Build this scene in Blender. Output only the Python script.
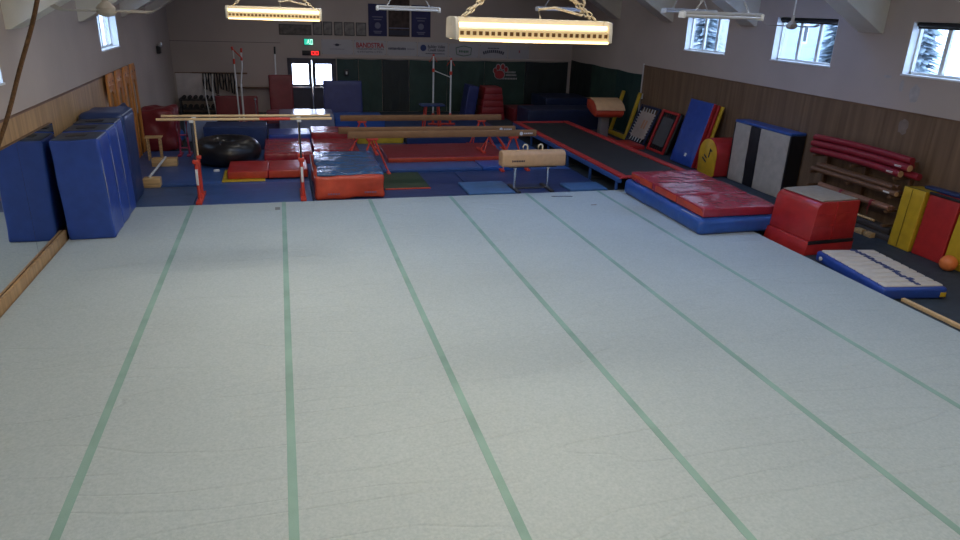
import bpy, bmesh, math, random
from mathutils import Vector, Matrix, noise

for o in list(bpy.data.objects):
    bpy.data.objects.remove(o)
SC = bpy.context.scene
COL = SC.collection
R = math.radians
random.seed(7)

# ------------------------------------------------------------------ camera
yaw, pitch, roll, FPX = R(16.0293), R(20.8121), R(2.0996), 690.66
fwd = Vector((math.sin(yaw)*math.cos(pitch), math.cos(yaw)*math.cos(pitch), -math.sin(pitch)))
rgt = Vector((math.cos(yaw), -math.sin(yaw), 0)); upv = rgt.cross(fwd)
r2 = rgt*math.cos(roll)+upv*math.sin(roll); u2 = -rgt*math.sin(roll)+upv*math.cos(roll)
cd = bpy.data.cameras.new('camera'); cam = bpy.data.objects.new('camera', cd); COL.objects.link(cam)
M = Matrix.Identity(4)
for i in range(3):
    M[i][0] = r2[i]; M[i][1] = u2[i]; M[i][2] = -fwd[i]
M[0][3], M[1][3], M[2][3] = 0, 0, 4.17
cam.matrix_world = M
cd.sensor_width = 36; cd.lens = FPX/960*36; cd.clip_end = 300
SC.camera = cam

# ------------------------------------------------------------------ world, exposure
SKY = 20.0
w = bpy.data.worlds.new('overcast_sky'); SC.world = w; w.use_nodes = True
bg = w.node_tree.nodes['Background']
bg.inputs[0].default_value = (0.68, 0.81, 1.0, 1); bg.inputs[1].default_value = SKY
vs = SC.view_settings
vs.view_transform = 'Standard'; vs.look = 'None'; vs.gamma = 1; vs.use_curve_mapping = False
vs.exposure = 0.0
LAMP_W = 30.0        # watts of each lit hanging fixture in view
FILL_W = 60.0       # watts of an added, unseen fill panel
WARM, MID, COOL, DEEP = (1, .92, .80), (.80, .88, 1), (.40, .58, 1), (.20, .40, 1)
# rows of added fill panels: y, (power, colour) for left, middle, right
ROWS = ((-1.5, (1.3, WARM), (.75, WARM), (1.3, WARM)), (3.5, (1.25, WARM), (.4, WARM), (1.25, WARM)),
        (8.5, (1.4, WARM), (.5, MID), (1.15, COOL)), (13.5, (1.3, MID), (.8, COOL), (1.4, DEEP)),
        (18.5, (.42, WARM), (.28, MID), (.36, MID)), (24.5, (.26, WARM), (.24, WARM), (.22, MID)))

# ------------------------------------------------------------------ materials
MATS = {}
def mat(name, col, rough=.5, metal=0., bump=0., bscale=20., var=.0, vscale=3., coat=0., detail=3., emit=None, estr=0., spec=.5):
    if name in MATS: return MATS[name]
    m = bpy.data.materials.new(name); m.use_nodes = True
    nt = m.node_tree; p = nt.nodes['Principled BSDF']
    p.inputs['Base Color'].default_value = (*col, 1); p.inputs['Roughness'].default_value = rough
    p.inputs['Metallic'].default_value = metal; p.inputs['Specular IOR Level'].default_value = spec
    if coat: p.inputs['Coat Weight'].default_value = coat; p.inputs['Coat Roughness'].default_value = .12
    tc = nt.nodes.new('ShaderNodeTexCoord')
    if var:
        n = nt.nodes.new('ShaderNodeTexNoise'); n.inputs['Scale'].default_value = vscale; n.inputs['Detail'].default_value = 5
        nt.links.new(tc.outputs['Object'], n.inputs['Vector'])
        mr = nt.nodes.new('ShaderNodeMapRange'); mr.inputs[1].default_value = .3; mr.inputs[2].default_value = .7
        mr.inputs[3].default_value = 1-var; mr.inputs[4].default_value = 1+var
        nt.links.new(n.outputs['Fac'], mr.inputs[0])
        mx = nt.nodes.new('ShaderNodeMix'); mx.data_type = 'RGBA'; mx.blend_type = 'MULTIPLY'; mx.inputs[0].default_value = 1
        mx.inputs[6].default_value = (*col, 1); nt.links.new(mr.outputs[0], mx.inputs[7])
        nt.links.new(mx.outputs[2], p.inputs['Base Color'])
    if bump:
        n = nt.nodes.new('ShaderNodeTexNoise'); n.inputs['Scale'].default_value = bscale; n.inputs['Detail'].default_value = detail
        nt.links.new(tc.outputs['Object'], n.inputs['Vector'])
        b = nt.nodes.new('ShaderNodeBump'); b.inputs['Strength'].default_value = bump; b.inputs['Distance'].default_value = .05
        nt.links.new(n.outputs['Fac'], b.inputs['Height']); nt.links.new(b.outputs[0], p.inputs['Normal'])
    if emit:
        p.inputs['Emission Color'].default_value = (*emit, 1); p.inputs['Emission Strength'].default_value = estr
    MATS[name] = m
    return m
def vinyl(name, col, rough=.32, bump=.25, bscale=3.5):
    return mat('vinyl_'+name, col, rough, bump=bump, bscale=bscale, var=.12, vscale=5, spec=.9 if rough < .28 else .5)
def wood(name, col, stretch=(1, 1, .08), rough=.45, var=.35, scale=30):
    if name in MATS: return MATS[name]
    m = mat(name, col, rough); nt = m.node_tree; p = nt.nodes['Principled BSDF']
    tc = nt.nodes.new('ShaderNodeTexCoord'); mp = nt.nodes.new('ShaderNodeMapping'); mp.inputs['Scale'].default_value = stretch
    nt.links.new(tc.outputs['Object'], mp.inputs[0])
    n = nt.nodes.new('ShaderNodeTexNoise'); n.inputs['Scale'].default_value = scale; n.inputs['Detail'].default_value = 6
    nt.links.new(mp.outputs[0], n.inputs['Vector'])
    cr = nt.nodes.new('ShaderNodeValToRGB'); cr.color_ramp.elements[0].position = .3; cr.color_ramp.elements[1].position = .75
    cr.color_ramp.elements[0].color = (*[c*(1-var) for c in col], 1); cr.color_ramp.elements[1].color = (*[min(1, c*(1+var)) for c in col], 1)
    nt.links.new(n.outputs['Fac'], cr.inputs[0]); nt.links.new(cr.outputs[0], p.inputs['Base Color'])
    return m

white_paint = mat('white_paint', (.55, .52, .50), .6, var=.06, vscale=1.2)
wall_paint = mat('wall_paint', (.465, .39, .34), .75, bump=.03, bscale=60, var=.07, vscale=.7)
ceil_paint = mat('ceiling_paint', (.42, .39, .35), .8, var=.05)
beam_paint = mat('rafter_paint', (.74, .71, .62), .7, var=.05)
floor_mat = mat('floor_rubber', (.030, .045, .062), .7, bump=.08, bscale=80, var=.2, vscale=6)
fan_m = mat('fan_cream', (.42, .38, .33), .5)
metal_w = mat('white_metal', (.72, .72, .70), .35, var=.04)
chrome = mat('chrome', (.75, .76, .78), .25, metal=1)
red_metal = mat('red_metal', (.62, .055, .03), .38, var=.08)
black = mat('black_plastic', (.012, .012, .014), .45, var=.1)
dark_metal = mat('dark_metal', (.05, .05, .055), .45, var=.15, metal=.3)
blue_metal = mat('blue_metal', (.03, .09, .28), .4, var=.1)
v_blue = vinyl('royal_blue', (.023, .067, .33))
v_blue2 = vinyl('bright_blue', (.024, .088, .34), .3)
v_navy = vinyl('navy', (.018, .040, .13), .4)
v_floorblue = vinyl('floor_blue', (.040, .095, .27), .38, .12, 6)
v_red = vinyl('red', (.40, .024, .024), .3)
v_redflat = vinyl('dull_red', (.42, .022, .022), .45)
v_maroon = vinyl('maroon', (.19, .020, .026), .4)
v_orange = vinyl('orange_red', (.52, .060, .024), .35, .35, 3)
v_yellow = vinyl('yellow', (.55, .36, .022), .4)
v_green = vinyl('dark_green', (.018, .045, .022), .5)
v_black = vinyl('black', (.010, .010, .012), .4)
v_grey = vinyl('grey_white', (.43, .39, .335), .5, .3, 3)
v_tealtop = vinyl('blue_grey_top', (.035, .11, .24), .22, 1.0, 3)
v_redsheen = vinyl('glossy_red', (.32, .022, .032), .27, .8, 3)
beige = mat('beige_carpet', (.30, .245, .185), .9, bump=.1, bscale=120, var=.1, vscale=10)
tan = mat('tan_leather', (.58, .34, .17), .5, var=.08, vscale=8)
wood_l = wood('light_wood', (.62, .40, .18), (.08, 1, 1))
wood_rail = wood('rail_wood', (.75, .52, .27), (.06, 1, 1), var=.15)
wood_beam = mat('suede_brown', (.27, .135, .055), .8, var=.12, vscale=4)
wood_o = wood('orange_wood', (.58, .23, .05), (1, 1, .1), var=.25)
wood_d = wood('dark_wood', (.16, .085, .045), (1, .06, 1))
rope_m = mat('rope_fibre', (.13, .065, .025), .9, bump=.5, bscale=60, var=.3, vscale=40)

def panel_material():
    m = mat('plywood_panel', (.26, .165, .085), .55); nt = m.node_tree; p = nt.nodes['Principled BSDF']
    tc = nt.nodes.new('ShaderNodeTexCoord'); mp = nt.nodes.new('ShaderNodeMapping'); mp.inputs['Scale'].default_value = (1, 1, .05)
    nt.links.new(tc.outputs['Object'], mp.inputs[0])
    n = nt.nodes.new('ShaderNodeTexNoise'); n.inputs['Scale'].default_value = 9; n.inputs['Detail'].default_value = 8
    nt.links.new(mp.outputs[0], n.inputs['Vector'])
    cr = nt.nodes.new('ShaderNodeValToRGB')
    cr.color_ramp.elements[0].position = .32; cr.color_ramp.elements[0].color = (.125, .074, .040, 1)
    cr.color_ramp.elements[1].position = .72; cr.color_ramp.elements[1].color = (.215, .132, .074, 1)
    nt.links.new(n.outputs['Fac'], cr.inputs[0]); nt.links.new(cr.outputs[0], p.inputs['Base Color'])
    return m
ply = panel_material()
ply_l = wood('pale_plywood', (.42, .26, .12), (1, 1, .06), scale=12, var=.25)

def carpet_material():
    m = mat('floor_carpet', (.5, .57, .57), .95); nt = m.node_tree; p = nt.nodes['Principled BSDF']
    p.inputs['Specular IOR Level'].default_value = .15
    tc = nt.nodes.new('ShaderNodeTexCoord')
    def noi(scale, det, vec=None):
        n = nt.nodes.new('ShaderNodeTexNoise'); n.inputs['Scale'].default_value = scale; n.inputs['Detail'].default_value = det
        nt.links.new(vec or tc.outputs['Object'], n.inputs['Vector']); return n
    big = noi(.5, 3); fine = noi(38, 3); sp = noi(120, 2)
    cr = nt.nodes.new('ShaderNodeValToRGB')
    cr.color_ramp.elements[0].position = .3; cr.color_ramp.elements[0].color = (.385, .455, .470, 1)
    cr.color_ramp.elements[1].position = .7; cr.color_ramp.elements[1].color = (.465, .530, .540, 1)
    nt.links.new(fine.outputs['Fac'], cr.inputs[0])
    cr2 = nt.nodes.new('ShaderNodeValToRGB')
    cr2.color_ramp.elements[0].position = .3; cr2.color_ramp.elements[0].color = (.93, .93, .93, 1)
    cr2.color_ramp.elements[1].position = .7; cr2.color_ramp.elements[1].color = (1, 1, 1, 1)
    nt.links.new(big.outputs['Fac'], cr2.inputs[0])
    mx = nt.nodes.new('ShaderNodeMix'); mx.data_type = 'RGBA'; mx.blend_type = 'MULTIPLY'; mx.inputs[0].default_value = 1
    nt.links.new(cr.outputs[0], mx.inputs[6]); nt.links.new(cr2.outputs[0], mx.inputs[7])
    nt.links.new(mx.outputs[2], p.inputs['Base Color'])
    # creases running across the rolls: thin contour lines of a stretched noise
    mp = nt.nodes.new('ShaderNodeMapping'); mp.inputs['Scale'].default_value = (.16, 1.0, 1)
    nt.links.new(tc.outputs['Object'], mp.inputs[0])
    cn = noi(1.1, 2, mp.outputs[0])
    ml = nt.nodes.new('ShaderNodeMath'); ml.operation = 'MULTIPLY'; ml.inputs[1].default_value = 7
    nt.links.new(cn.outputs['Fac'], ml.inputs[0])
    pp = nt.nodes.new('ShaderNodeMath'); pp.operation = 'PINGPONG'; pp.inputs[1].default_value = .5
    nt.links.new(ml.outputs[0], pp.inputs[0])
    mr = nt.nodes.new('ShaderNodeMapRange'); mr.inputs[1].default_value = 0; mr.inputs[2].default_value = .07; mr.inputs[3].default_value = 0; mr.inputs[4].default_value = 1
    mr.interpolation_type = 'SMOOTHSTEP'
    nt.links.new(pp.outputs[0], mr.inputs[0])
    b1 = nt.nodes.new('ShaderNodeBump'); b1.inputs['Strength'].default_value = .4; b1.inputs['Distance'].default_value = .02
    nt.links.new(mr.outputs[0], b1.inputs['Height'])
    b2 = nt.nodes.new('ShaderNodeBump'); b2.inputs['Strength'].default_value = .35; b2.inputs['Distance'].default_value = .01
    nt.links.new(sp.outputs['Fac'], b2.inputs['Height']); nt.links.new(b1.outputs[0], b2.inputs['Normal'])
    nt.links.new(b2.outputs[0], p.inputs['Normal'])
    return m
carpet = carpet_material()
seam_m = mat('seam_tape', (.235, .375, .330), .9, bump=.15, bscale=90, var=.14, vscale=2)

def glass_material(name, tint, gloss=.08):
    m = bpy.data.materials.new(name); m.use_nodes = True; nt = m.node_tree; nt.nodes.clear()
    o = nt.nodes.new('ShaderNodeOutputMaterial'); t = nt.nodes.new('ShaderNodeBsdfTransparent'); t.inputs[0].default_value = (*tint, 1)
    g = nt.nodes.new('ShaderNodeBsdfGlossy'); g.inputs['Roughness'].default_value = .02
    x = nt.nodes.new('ShaderNodeMixShader'); x.inputs[0].default_value = gloss
    nt.links.new(t.outputs[0], x.inputs[1]); nt.links.new(g.outputs[0], x.inputs[2]); nt.links.new(x.outputs[0], o.inputs[0])
    return m
glass = glass_material('window_glass', (.46, .51, .57))
glass_clear = glass_material('door_glass', (.95, .93, 1.0))
mirror_m = mat('mirror_silver', (.80, .82, .82), .015, metal=1)

# ------------------------------------------------------------------ mesh builder
class B:
    def __init__(s): s.bm = bmesh.new()
    def _add(s, t, mtx=None):
        if mtx is not None: bmesh.ops.transform(t, matrix=mtx, verts=t.verts)
        me = bpy.data.meshes.new('tmp'); t.to_mesh(me); t.free(); s.bm.from_mesh(me); bpy.data.meshes.remove(me); return s
    def box(s, c, d, bev=0, seg=2, rot=None):
        t = bmesh.new(); bmesh.ops.create_cube(t, size=1); bmesh.ops.scale(t, vec=d, verts=t.verts)
        if bev: bmesh.ops.bevel(t, geom=t.edges[:], offset=min(bev, min(d)*.49), segments=seg, profile=.5, affect='EDGES')
        m = Matrix.Translation(c)
        if rot is not None: m = m @ rot.to_4x4()
        return s._add(t, m)
    def span(s, a, b, bev=0, seg=2):
        return s.box([(a[i]+b[i])/2 for i in range(3)], [abs(b[i]-a[i]) for i in range(3)], bev, seg)
    def soft(s, c, d, bev=.05, cuts=10, amp=.02, freq=2.5, seed=0, sag=0, rot=None):
        t = bmesh.new(); bmesh.ops.create_cube(t, size=1); bmesh.ops.scale(t, vec=d, verts=t.verts)
        bmesh.ops.bevel(t, geom=t.edges[:], offset=min(bev, min(d)*.45), segments=3, profile=.5, affect='EDGES')
        big = [e for e in t.edges if e.calc_length() > .25]
        bmesh.ops.subdivide_edges(t, edges=big, cuts=cuts, use_grid_fill=True)
        t.normal_update()
        mv = Vector((seed*7.3, seed*3.1, seed*1.7))
        for v in t.verts:
            k = noise.noise(v.co*freq+mv)
            v.co += v.normal*k*amp
            if v.co.z < -d[2]/2: v.co.z = -d[2]/2
            if sag:
                q = max(0, 1-(2*v.co.x/d[0])**2)*max(0, 1-(2*v.co.y/d[1])**2)
                if v.co.z > 0: v.co.z -= sag*q
        m = Matrix.Translation(c)
        if rot is not None: m = m @ rot.to_4x4()
        return s._add(t, m)
    def tube(s, pts, r, n=10, caps=True, rr=None):
        pts = [Vector(p) for p in pts]; t = bmesh.new(); rings = []
        up = Vector((0, 0, 1))
        for i, p in enumerate(pts):
            d = (pts[min(i+1, len(pts)-1)]-pts[max(i-1, 0)]).normalized()
            a = d.cross(up)
            if a.length < 1e-3: a = d.cross(Vector((1, 0, 0)))
            a.normalize(); b = d.cross(a).normalized(); rad = rr[i] if rr else r
            rings.append([t.verts.new(p+(a*math.cos(2*math.pi*k/n)+b*math.sin(2*math.pi*k/n))*rad) for k in range(n)])
        for i in range(len(rings)-1):
            for k in range(n):
                t.faces.new((rings[i][k], rings[i][(k+1) % n], rings[i+1][(k+1) % n], rings[i+1][k]))
        if caps: t.faces.new(rings[0][::-1]); t.faces.new(rings[-1])
        bmesh.ops.recalc_face_normals(t, faces=t.faces[:])
        return s._add(t)
    def lathe(s, prof, n=24, mtx=None, close=False):
        t = bmesh.new(); rings = []
        for (r, z) in prof:
            rings.append([t.verts.new((r*math.cos(2*math.pi*k/n), r*math.sin(2*math.pi*k/n), z)) for k in range(n)])
        L = len(rings)
        for i in range(L if close else L-1):
            j = (i+1) % L
            for k in range(n):
                t.faces.new((rings[i][k], rings[i][(k+1) % n], rings[j][(k+1) % n], rings[j][k]))
        if not close:
            t.faces.new(rings[0][::-1]); t.faces.new(rings[-1])
        bmesh.ops.recalc_face_normals(t, faces=t.faces[:])
        return s._add(t, mtx)
    def prism(s, poly, depth, mtx=None, bev=0):
        t = bmesh.new(); f = t.faces.new([t.verts.new((x, y, 0)) for x, y in poly])
        ex = bmesh.ops.extrude_face_region(t, geom=[f])
        bmesh.ops.translate(t, vec=(0, 0, depth), verts=[g for g in ex['geom'] if isinstance(g, bmesh.types.BMVert)])
        bmesh.ops.recalc_face_normals(t, faces=t.faces[:])
        if bev:
            bmesh.ops.bevel(t, geom=[e for e in t.edges if e.calc_face_angle(0) > .6], offset=bev, segments=2, profile=.5, affect='EDGES')
        return s._add(t, mtx)
    def ball(s, c, r, sc=(1, 1, 1), n=20):
        t = bmesh.new(); bmesh.ops.create_uvsphere(t, u_segments=n, v_segments=n//2+2, radius=r)
        return s._add(t, Matrix.Translation(c) @ Matrix.Diagonal((*sc, 1)))
    def build(s, name, m, parent=None, loc=None, ang=40):
        me = bpy.data.meshes.new(name); s.bm.to_mesh(me); s.bm.free()
        for p in me.polygons: p.use_smooth = True
        me.set_sharp_from_angle(angle=R(ang))
        me.materials.append(m)
        o = bpy.data.objects.new(name, me); COL.objects.link(o)
        if parent is not None: o.parent = parent
        if loc is not None: o.location = loc
        return o
# plane bases: prism drawn in (u,v) then extruded
def basis(o, u, v):
    u = Vector(u).normalized(); v = Vector(v).normalized(); w_ = u.cross(v)
    m = Matrix.Identity(4)
    for i in range(3): m[i][0], m[i][1], m[i][2], m[i][3] = u[i], v[i], w_[i], o[i]
    return m
def thing(name, label, cat, loc=(0, 0, 0), rz=0, group=None, rot=None):
    o = bpy.data.objects.new(name, None); COL.objects.link(o); o.empty_display_size = .1
    o.location = loc; o.rotation_euler = rot if rot else (0, 0, rz)
    return tag(o, label, cat, group)
def tag(o, label, cat, group=None, kind=None):
    o['label'] = label; o['category'] = cat
    if group: o['group'] = group
    if kind: o['kind'] = kind
    return o
def struct(o, label=None):
    o['kind'] = 'structure'
    if label: o['label'] = label
    return o
def dup(root, loc, rz, label, group=None):
    r = root.copy(); COL.objects.link(r); r.location = loc; r.rotation_euler = (0, 0, rz); r['label'] = label
    if group: r['group'] = group
    for ch in list(root.children):
        c = ch.copy(); COL.objects.link(c); c.parent = r
        for g in list(ch.children):
            d = g.copy(); COL.objects.link(d); d.parent = c
    return r
def text_mesh(name, s, size, m, parent, loc, rot, width=None, bold=0.0, ext=.002):
    cu = bpy.data.curves.new('t', 'FONT'); cu.body = s; cu.size = size; cu.align_x = 'CENTER'; cu.align_y = 'CENTER'; cu.extrude = ext; cu.offset = bold
    to = bpy.data.objects.new('t', cu); COL.objects.link(to)
    bpy.context.view_layer.update()
    me = bpy.data.meshes.new_from_object(to.evaluated_get(bpy.context.evaluated_depsgraph_get()))
    bpy.data.objects.remove(to); me.name = name; me.materials.clear(); me.materials.append(m)
    o = bpy.data.objects.new(name, me); COL.objects.link(o); o.parent = parent; o.location = loc; o.rotation_euler = rot
    if width:
        xs = [v.co.x for v in me.vertices]; k = width/(max(xs)-min(xs))
        for v in me.vertices: v.co.x *= k
    return o
BACKROT = (R(90), 0, 0)      # text on a wall that faces -Y

# ------------------------------------------------------------------ room shell
XL, XR, YB, YF = -3.95, 12.1, 29.0, -4.0
T = .3
struct(B().span((XL-T, YF-T, -.2), (XR+T, YB+T, 0)).build('floor', floor_mat), 'dark blue rubber floor of the gym hall')

def wall_with_holes(name, x0, x1, holes, zt):
    b = B(); ys = sorted(holes)
    cur = YF-T
    for (a, c, z0, z1) in ys:
        b.span((x0, cur, 0), (x1, a, zt)); b.span((x0, a, 0), (x1, c, z0)); b.span((x0, a, z1), (x1, c, zt)); cur = c
    b.span((x0, cur, 0), (x1, YB+T, zt))
    return struct(b.build(name, wall_paint))
ZL, ZR = 4.35, 4.68
holesR = [(2.0-.35, 3.75, 3.18, 4.2), (5.6, 7.7, 3.18, 4.2), (9.62, 11.72, 3.2, 4.2), (13.74, 15.85, 3.18, 4.2), (17.88, 20.04, 3.16, 4.14)]  # two nearest openings are out of view, added for daylight from behind
holesL = [(2.0, 3.9, 2.9, 3.74), (9.98, 11.9, 2.9, 3.74), (18.24, 20.2, 2.94, 3.74)]
wr = wall_with_holes('wall_right', XR, XR+T, holesR, ZR); wr['label'] = 'grey painted right wall with high windows'
wl = wall_with_holes('wall_left', XL-T, XL, holesL, ZL); wl['label'] = 'grey painted left wall above mirror'
# back wall with a doorway
DX0, DX1, DZ = .21, 2.07, 2.08
b = B(); b.span((XL-T, YB, 0), (DX0, YB+T, 7.5)); b.span((DX1, YB, 0), (XR+T, YB+T, 7.5)); b.span((DX0, YB, DZ), (DX1, YB+T, 7.5))
struct(b.build('wall_back', wall_paint), 'grey painted back wall with banners')
struct(B().span((XL-T, YF-T, 0), (XR+T, YF, 7.5)).build('wall_front', wall_paint), 'grey painted wall behind the gallery')
# vaulted ceiling: two slopes and a flat crown
def slab(name, pts, th, m):
    bb = B(); poly = pts + [(x, z+th) for x, z in pts[::-1]]
    bb.prism(poly, YB-YF+2*T, basis((0, YB+T, 0), (1, 0, 0), (0, 0, 1)))
    return struct(bb.build(name, m))
sl = math.tan(R(30))
cr_z = 6.7
xl_c = XL+(cr_z-ZL)/sl; xr_c = XR-(cr_z-ZR)/sl
slab('ceiling', [(XL-T, ZL-T*sl), (xl_c, cr_z), (xr_c, cr_z), (XR+T, ZR-T*sl)], .2, ceil_paint)['label'] = 'vaulted painted ceiling of the gym hall'
# rafters, one frame every 4.05 m
k = 0
for yc in (25.0, 20.9+.32, 16.95, 12.73, 8.65, 4.6, .5):
    for side in (0, 1):
        k += 1
        if side == 0: x, z, zt, s = XL, 3.62, ZL, 1
        else: x, z, zt, s = XR, 3.95, ZR, -1
        L = 4.0
        poly = [(x, z), (x+s*.06, z), (x+s*L, z+L*sl), (x+s*L, zt+L*sl+.02), (x, zt+.02)]
        bb = B().prism(poly, .62, basis((0, yc+.31, 0), (1, 0, 0), (0, 0, 1)))
        struct(bb.build('trim_%d' % k, beam_paint), 'boxed sloping roof rafter')
# wainscot panels and sills
def panels(name, x, y0, y1, z1, side, m, label, wdt=1.22):
    root = B().span((x, y0, .0), (x+side*.012, y1, z1-.02)).build(name, wood_d); struct(root, label)
    y = y0
    while y < y1-.01:
        e = min(y+wdt, y1)
        B().span((x+side*.012, y+.003, .02), (x+side*.022, e-.003, z1-.03)).build('panel', m, root); y = e
    B().span((x+side*.0, y0, z1-.03), (x+side*.03, y1, z1)).build('cap_rail', wood_d, root)
    return root
panels('trim_20', XL, YF, 20.75, 2.42, 1, ply_l, 'plywood wainscot along left wall')
panels('trim_21', XR, YF, 22.42, 2.5, -1, ply, 'brown plywood wainscot along right wall')
# patched plaster spots on the right wall (own shape)
patch_m = mat('plaster_patch', (.42, .39, .385), .8, var=.1, vscale=9)
patch_w = mat('panel_patch', (.22, .17, .14), .8, var=.15, vscale=9)
def patch(y, z, ry, rz_, x, m, seed):
    poly = []
    for i in range(18):
        a = 2*math.pi*i/18; q = 1+.35*noise.noise(Vector((math.cos(a)*2, math.sin(a)*2, seed)))
        poly.append((y+ry*q*math.cos(a), z+rz_*q*math.sin(a)))
    o = B().prism(poly, -.002, basis((x, 0, 0), (0, 1, 0), (0, 0, 1))).build('plaster_patch', m, wr)
    return o
patch(11.3, 2.86, .12, .17, XR, patch_m, 3); patch(11.65, 2.97, .05, .12, XR, patch_m, 5); patch(12.05, 3.12, .10, .03, XR, patch_m, 7)
patch(11.35, 2.20, .12, .16, XR-.022, patch_w, 9)

# windows
def window(idx, x, hole, side, blind, panes, label):
    y0, y1, z0, z1 = hole
    xo = x+side*.2
    root = B()
    fw = .05
    root.span((xo-.03, y0, z0), (xo+.03, y1, z0+fw)); root.span((xo-.03, y0, z1-fw), (xo+.03, y1, z1))
    root.span((xo-.03, y0, z0), (xo+.03, y0+fw, z1)); root.span((xo-.03, y1-fw, z0), (xo+.03, y1, z1))
    fr = struct(root.build('window_%d' % idx, metal_w), label)
    n = panes; pw = (y1-y0-2*fw)/n
    for i in range(1, n):
        yy = y0+fw+i*pw
        B().span((xo-.035, yy-.045, z0+fw), (xo+.035, yy+.045, z1-fw), .005).build('mullion', metal_w, fr)
    for i in range(n):
        B().span((xo-.004, y0+fw+i*pw, z0+fw), (xo+.004, y0+fw+(i+1)*pw, z1-fw)).build('pane', glass, fr)
    # white reveal boards and sill
    B().span((x-side*.02, y0-.02, z0-.03), (x+side*.18, y1+.02, z0+.004), .005).build('sill', white_trim, fr)
    B().span((x, y0, z0), (x+side*.17, y0+.012, z1)).build('reveal_board', white_trim, fr)
    B().span((x, y1-.012, z0), (x+side*.17, y1, z1)).build('reveal_board', white_trim, fr)
    if blind:
        B().tube([(xo-side*.09, y0+.03, z1-.05), (xo-side*.09, y1-.03, z1-.05)], .045, 12).build('roller_blind', black, fr)
        B().span((xo-side*.09-.004, y0+.03, z1-.13), (xo-side*.09+.004, y1-.03, z1-.05)).build('blind_cloth', black, fr)
    # daylight portal filling the opening
    ld = bpy.data.lights.new('portal', 'AREA'); ld.shape = 'RECTANGLE'; ld.size = (y1-y0); ld.size_y = (z1-z0)
    ld.cycles.is_portal = True
    lo = bpy.data.objects.new('daylight_portal', ld); COL.objects.link(lo)
    lo.location = (x+side*.28, (y0+y1)/2, (z0+z1)/2)
    lo.rotation_euler = (R(90), 0, R(90)*side)
    return fr
white_trim = mat('white_trim', (.78, .78, .79), .5, var=.03)
for i, h in enumerate(holesR):
    window(i+1, XR, h, 1, i in (2, 3), 3, 'three-pane white window high in right wall')
for i, h in enumerate(holesL):
    window(i+10, XL, h, -1, False, 2, 'white window high in left wall')

# double door in the back wall
door_m = mat('door_grey', (.060, .058, .075), .5, var=.08)
fr = struct(B().span((DX0, YB-.03, 0), (DX0+.08, YB+.12, DZ)).span((DX1-.08, YB-.03, 0), (DX1, YB+.12, DZ)).span((DX0, YB-.03, DZ-.08), (DX1, YB+.12, DZ)).build('door_1', door_m), 'dark grey double exit door with glass panes')
mid = (DX0+DX1)/2
for (a, c, hs) in ((DX0+.08, mid-.01, 1), (mid+.01, DX1-.08, -1)):
    leaf = B(); g0, g1, z0, z1 = a+.10, c-.13 if hs == 1 else c-.10, 1.08, 1.86
    if hs == -1: g0 = a+.13
    leaf.span((a, YB+.03, .02), (g0, YB+.08, DZ-.08)); leaf.span((g1, YB+.03, .02), (c, YB+.08, DZ-.08))
    leaf.span((g0, YB+.03, .02), (g1, YB+.08, z0)); leaf.span((g0, YB+.03, z1), (g1, YB+.08, DZ-.08))
    lf = leaf.build('door_leaf', door_m, fr)
    B().span((g0, YB+.05, z0), (g1, YB+.06, z1)).build('pane', glass_clear, lf)
    B().span((a+.06, YB-.04, .93), (c-.06, YB-.01, 1.0), .01).span((a+.1, YB-.01, .94), (a+.14, YB+.03, .99)).span((c-.14, YB-.01, .94), (c-.1, YB+.03, .99)).build('push_bar', chrome, lf)
B().span((mid-.035, YB-.01, .02), (mid+.035, YB+.03, 1.02), .008).build('centre_post', chrome, fr)
ld = bpy.data.lights.new('portal', 'AREA'); ld.shape = 'RECTANGLE'; ld.size = DX1-DX0; ld.size_y = 1.0; ld.cycles.is_portal = True
lo = bpy.data.objects.new('daylight_portal', ld); COL.objects.link(lo); lo.location = (mid, YB+.25, 1.47); lo.rotation_euler = (R(-90), 0, 0)

# ------------------------------------------------------------------ outdoors seen through the windows
snow = mat('snow', (.62, .66, .72), .8, bump=.1, bscale=2, var=.05)
g = B().span((XR+1.0, -60, -.6), (140, 110, -.3)).build('ground', snow); struct(g, 'snowy ground outside the windows')
g = B().span((-120, -60, -.6), (XL-1.0, 110, -.3)).build('ground_far', snow); struct(g, 'snowy ground outside the left windows')
g = B().span((XL-1.0, YB+1, -.6), (XR+1.0, 110, -.3)).build('ground_back', snow); struct(g, 'snowy ground outside the exit door')
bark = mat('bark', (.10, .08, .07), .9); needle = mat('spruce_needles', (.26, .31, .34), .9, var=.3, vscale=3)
def spruce(x, y, h, label, seed):
    rnd = random.Random(seed)
    t = thing('spruce_tree', label, 'tree', (x, y, -.3), group='trees outside the right windows')
    B().tube([(0, 0, 0), (0, 0, h*.95)], .1, 8, rr=[.16, .03]).build('trunk', bark, t)
    bb = bmesh.new()
    for i in range(700):
        q = rnd.random()**.8; z = h*(.12+.86*q); rad = (1-q)*h*.24+.1
        a = rnd.random()*6.283; p0 = Vector((0, 0, z)); d = Vector((math.cos(a), math.sin(a), -.25))
        r_ = rad*(.6+.4*rnd.random()); p1 = p0+d*r_; wv = Vector((-math.sin(a), math.cos(a), 0))*(.12+.12*rnd.random())*max(.4, r_)
        up_ = Vector((0, 0, .08)); m_ = p0.lerp(p1, .55)
        vs_ = [bb.verts.new(v) for v in (p0, m_+wv+up_, p1, m_-wv)]
        bb.faces.new(vs_)
    x_ = B(); x_.bm.free(); x_.bm = bb; x_.build('foliage', needle, t)
for i, (x, y, h, l) in enumerate([(29, 27.5, 8.0, 'spruce seen through the middle right window'), (36, 40.5, 9.0, 'spruce tree outside the window above green curtain'),
                                (25, 20.2, 7.0, 'nearest spruce outside the right windows'), (30, 47.0, 8.5, 'far spruce outside beyond the back corner')]):
    spruce(x, y, h, l, i)
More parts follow.
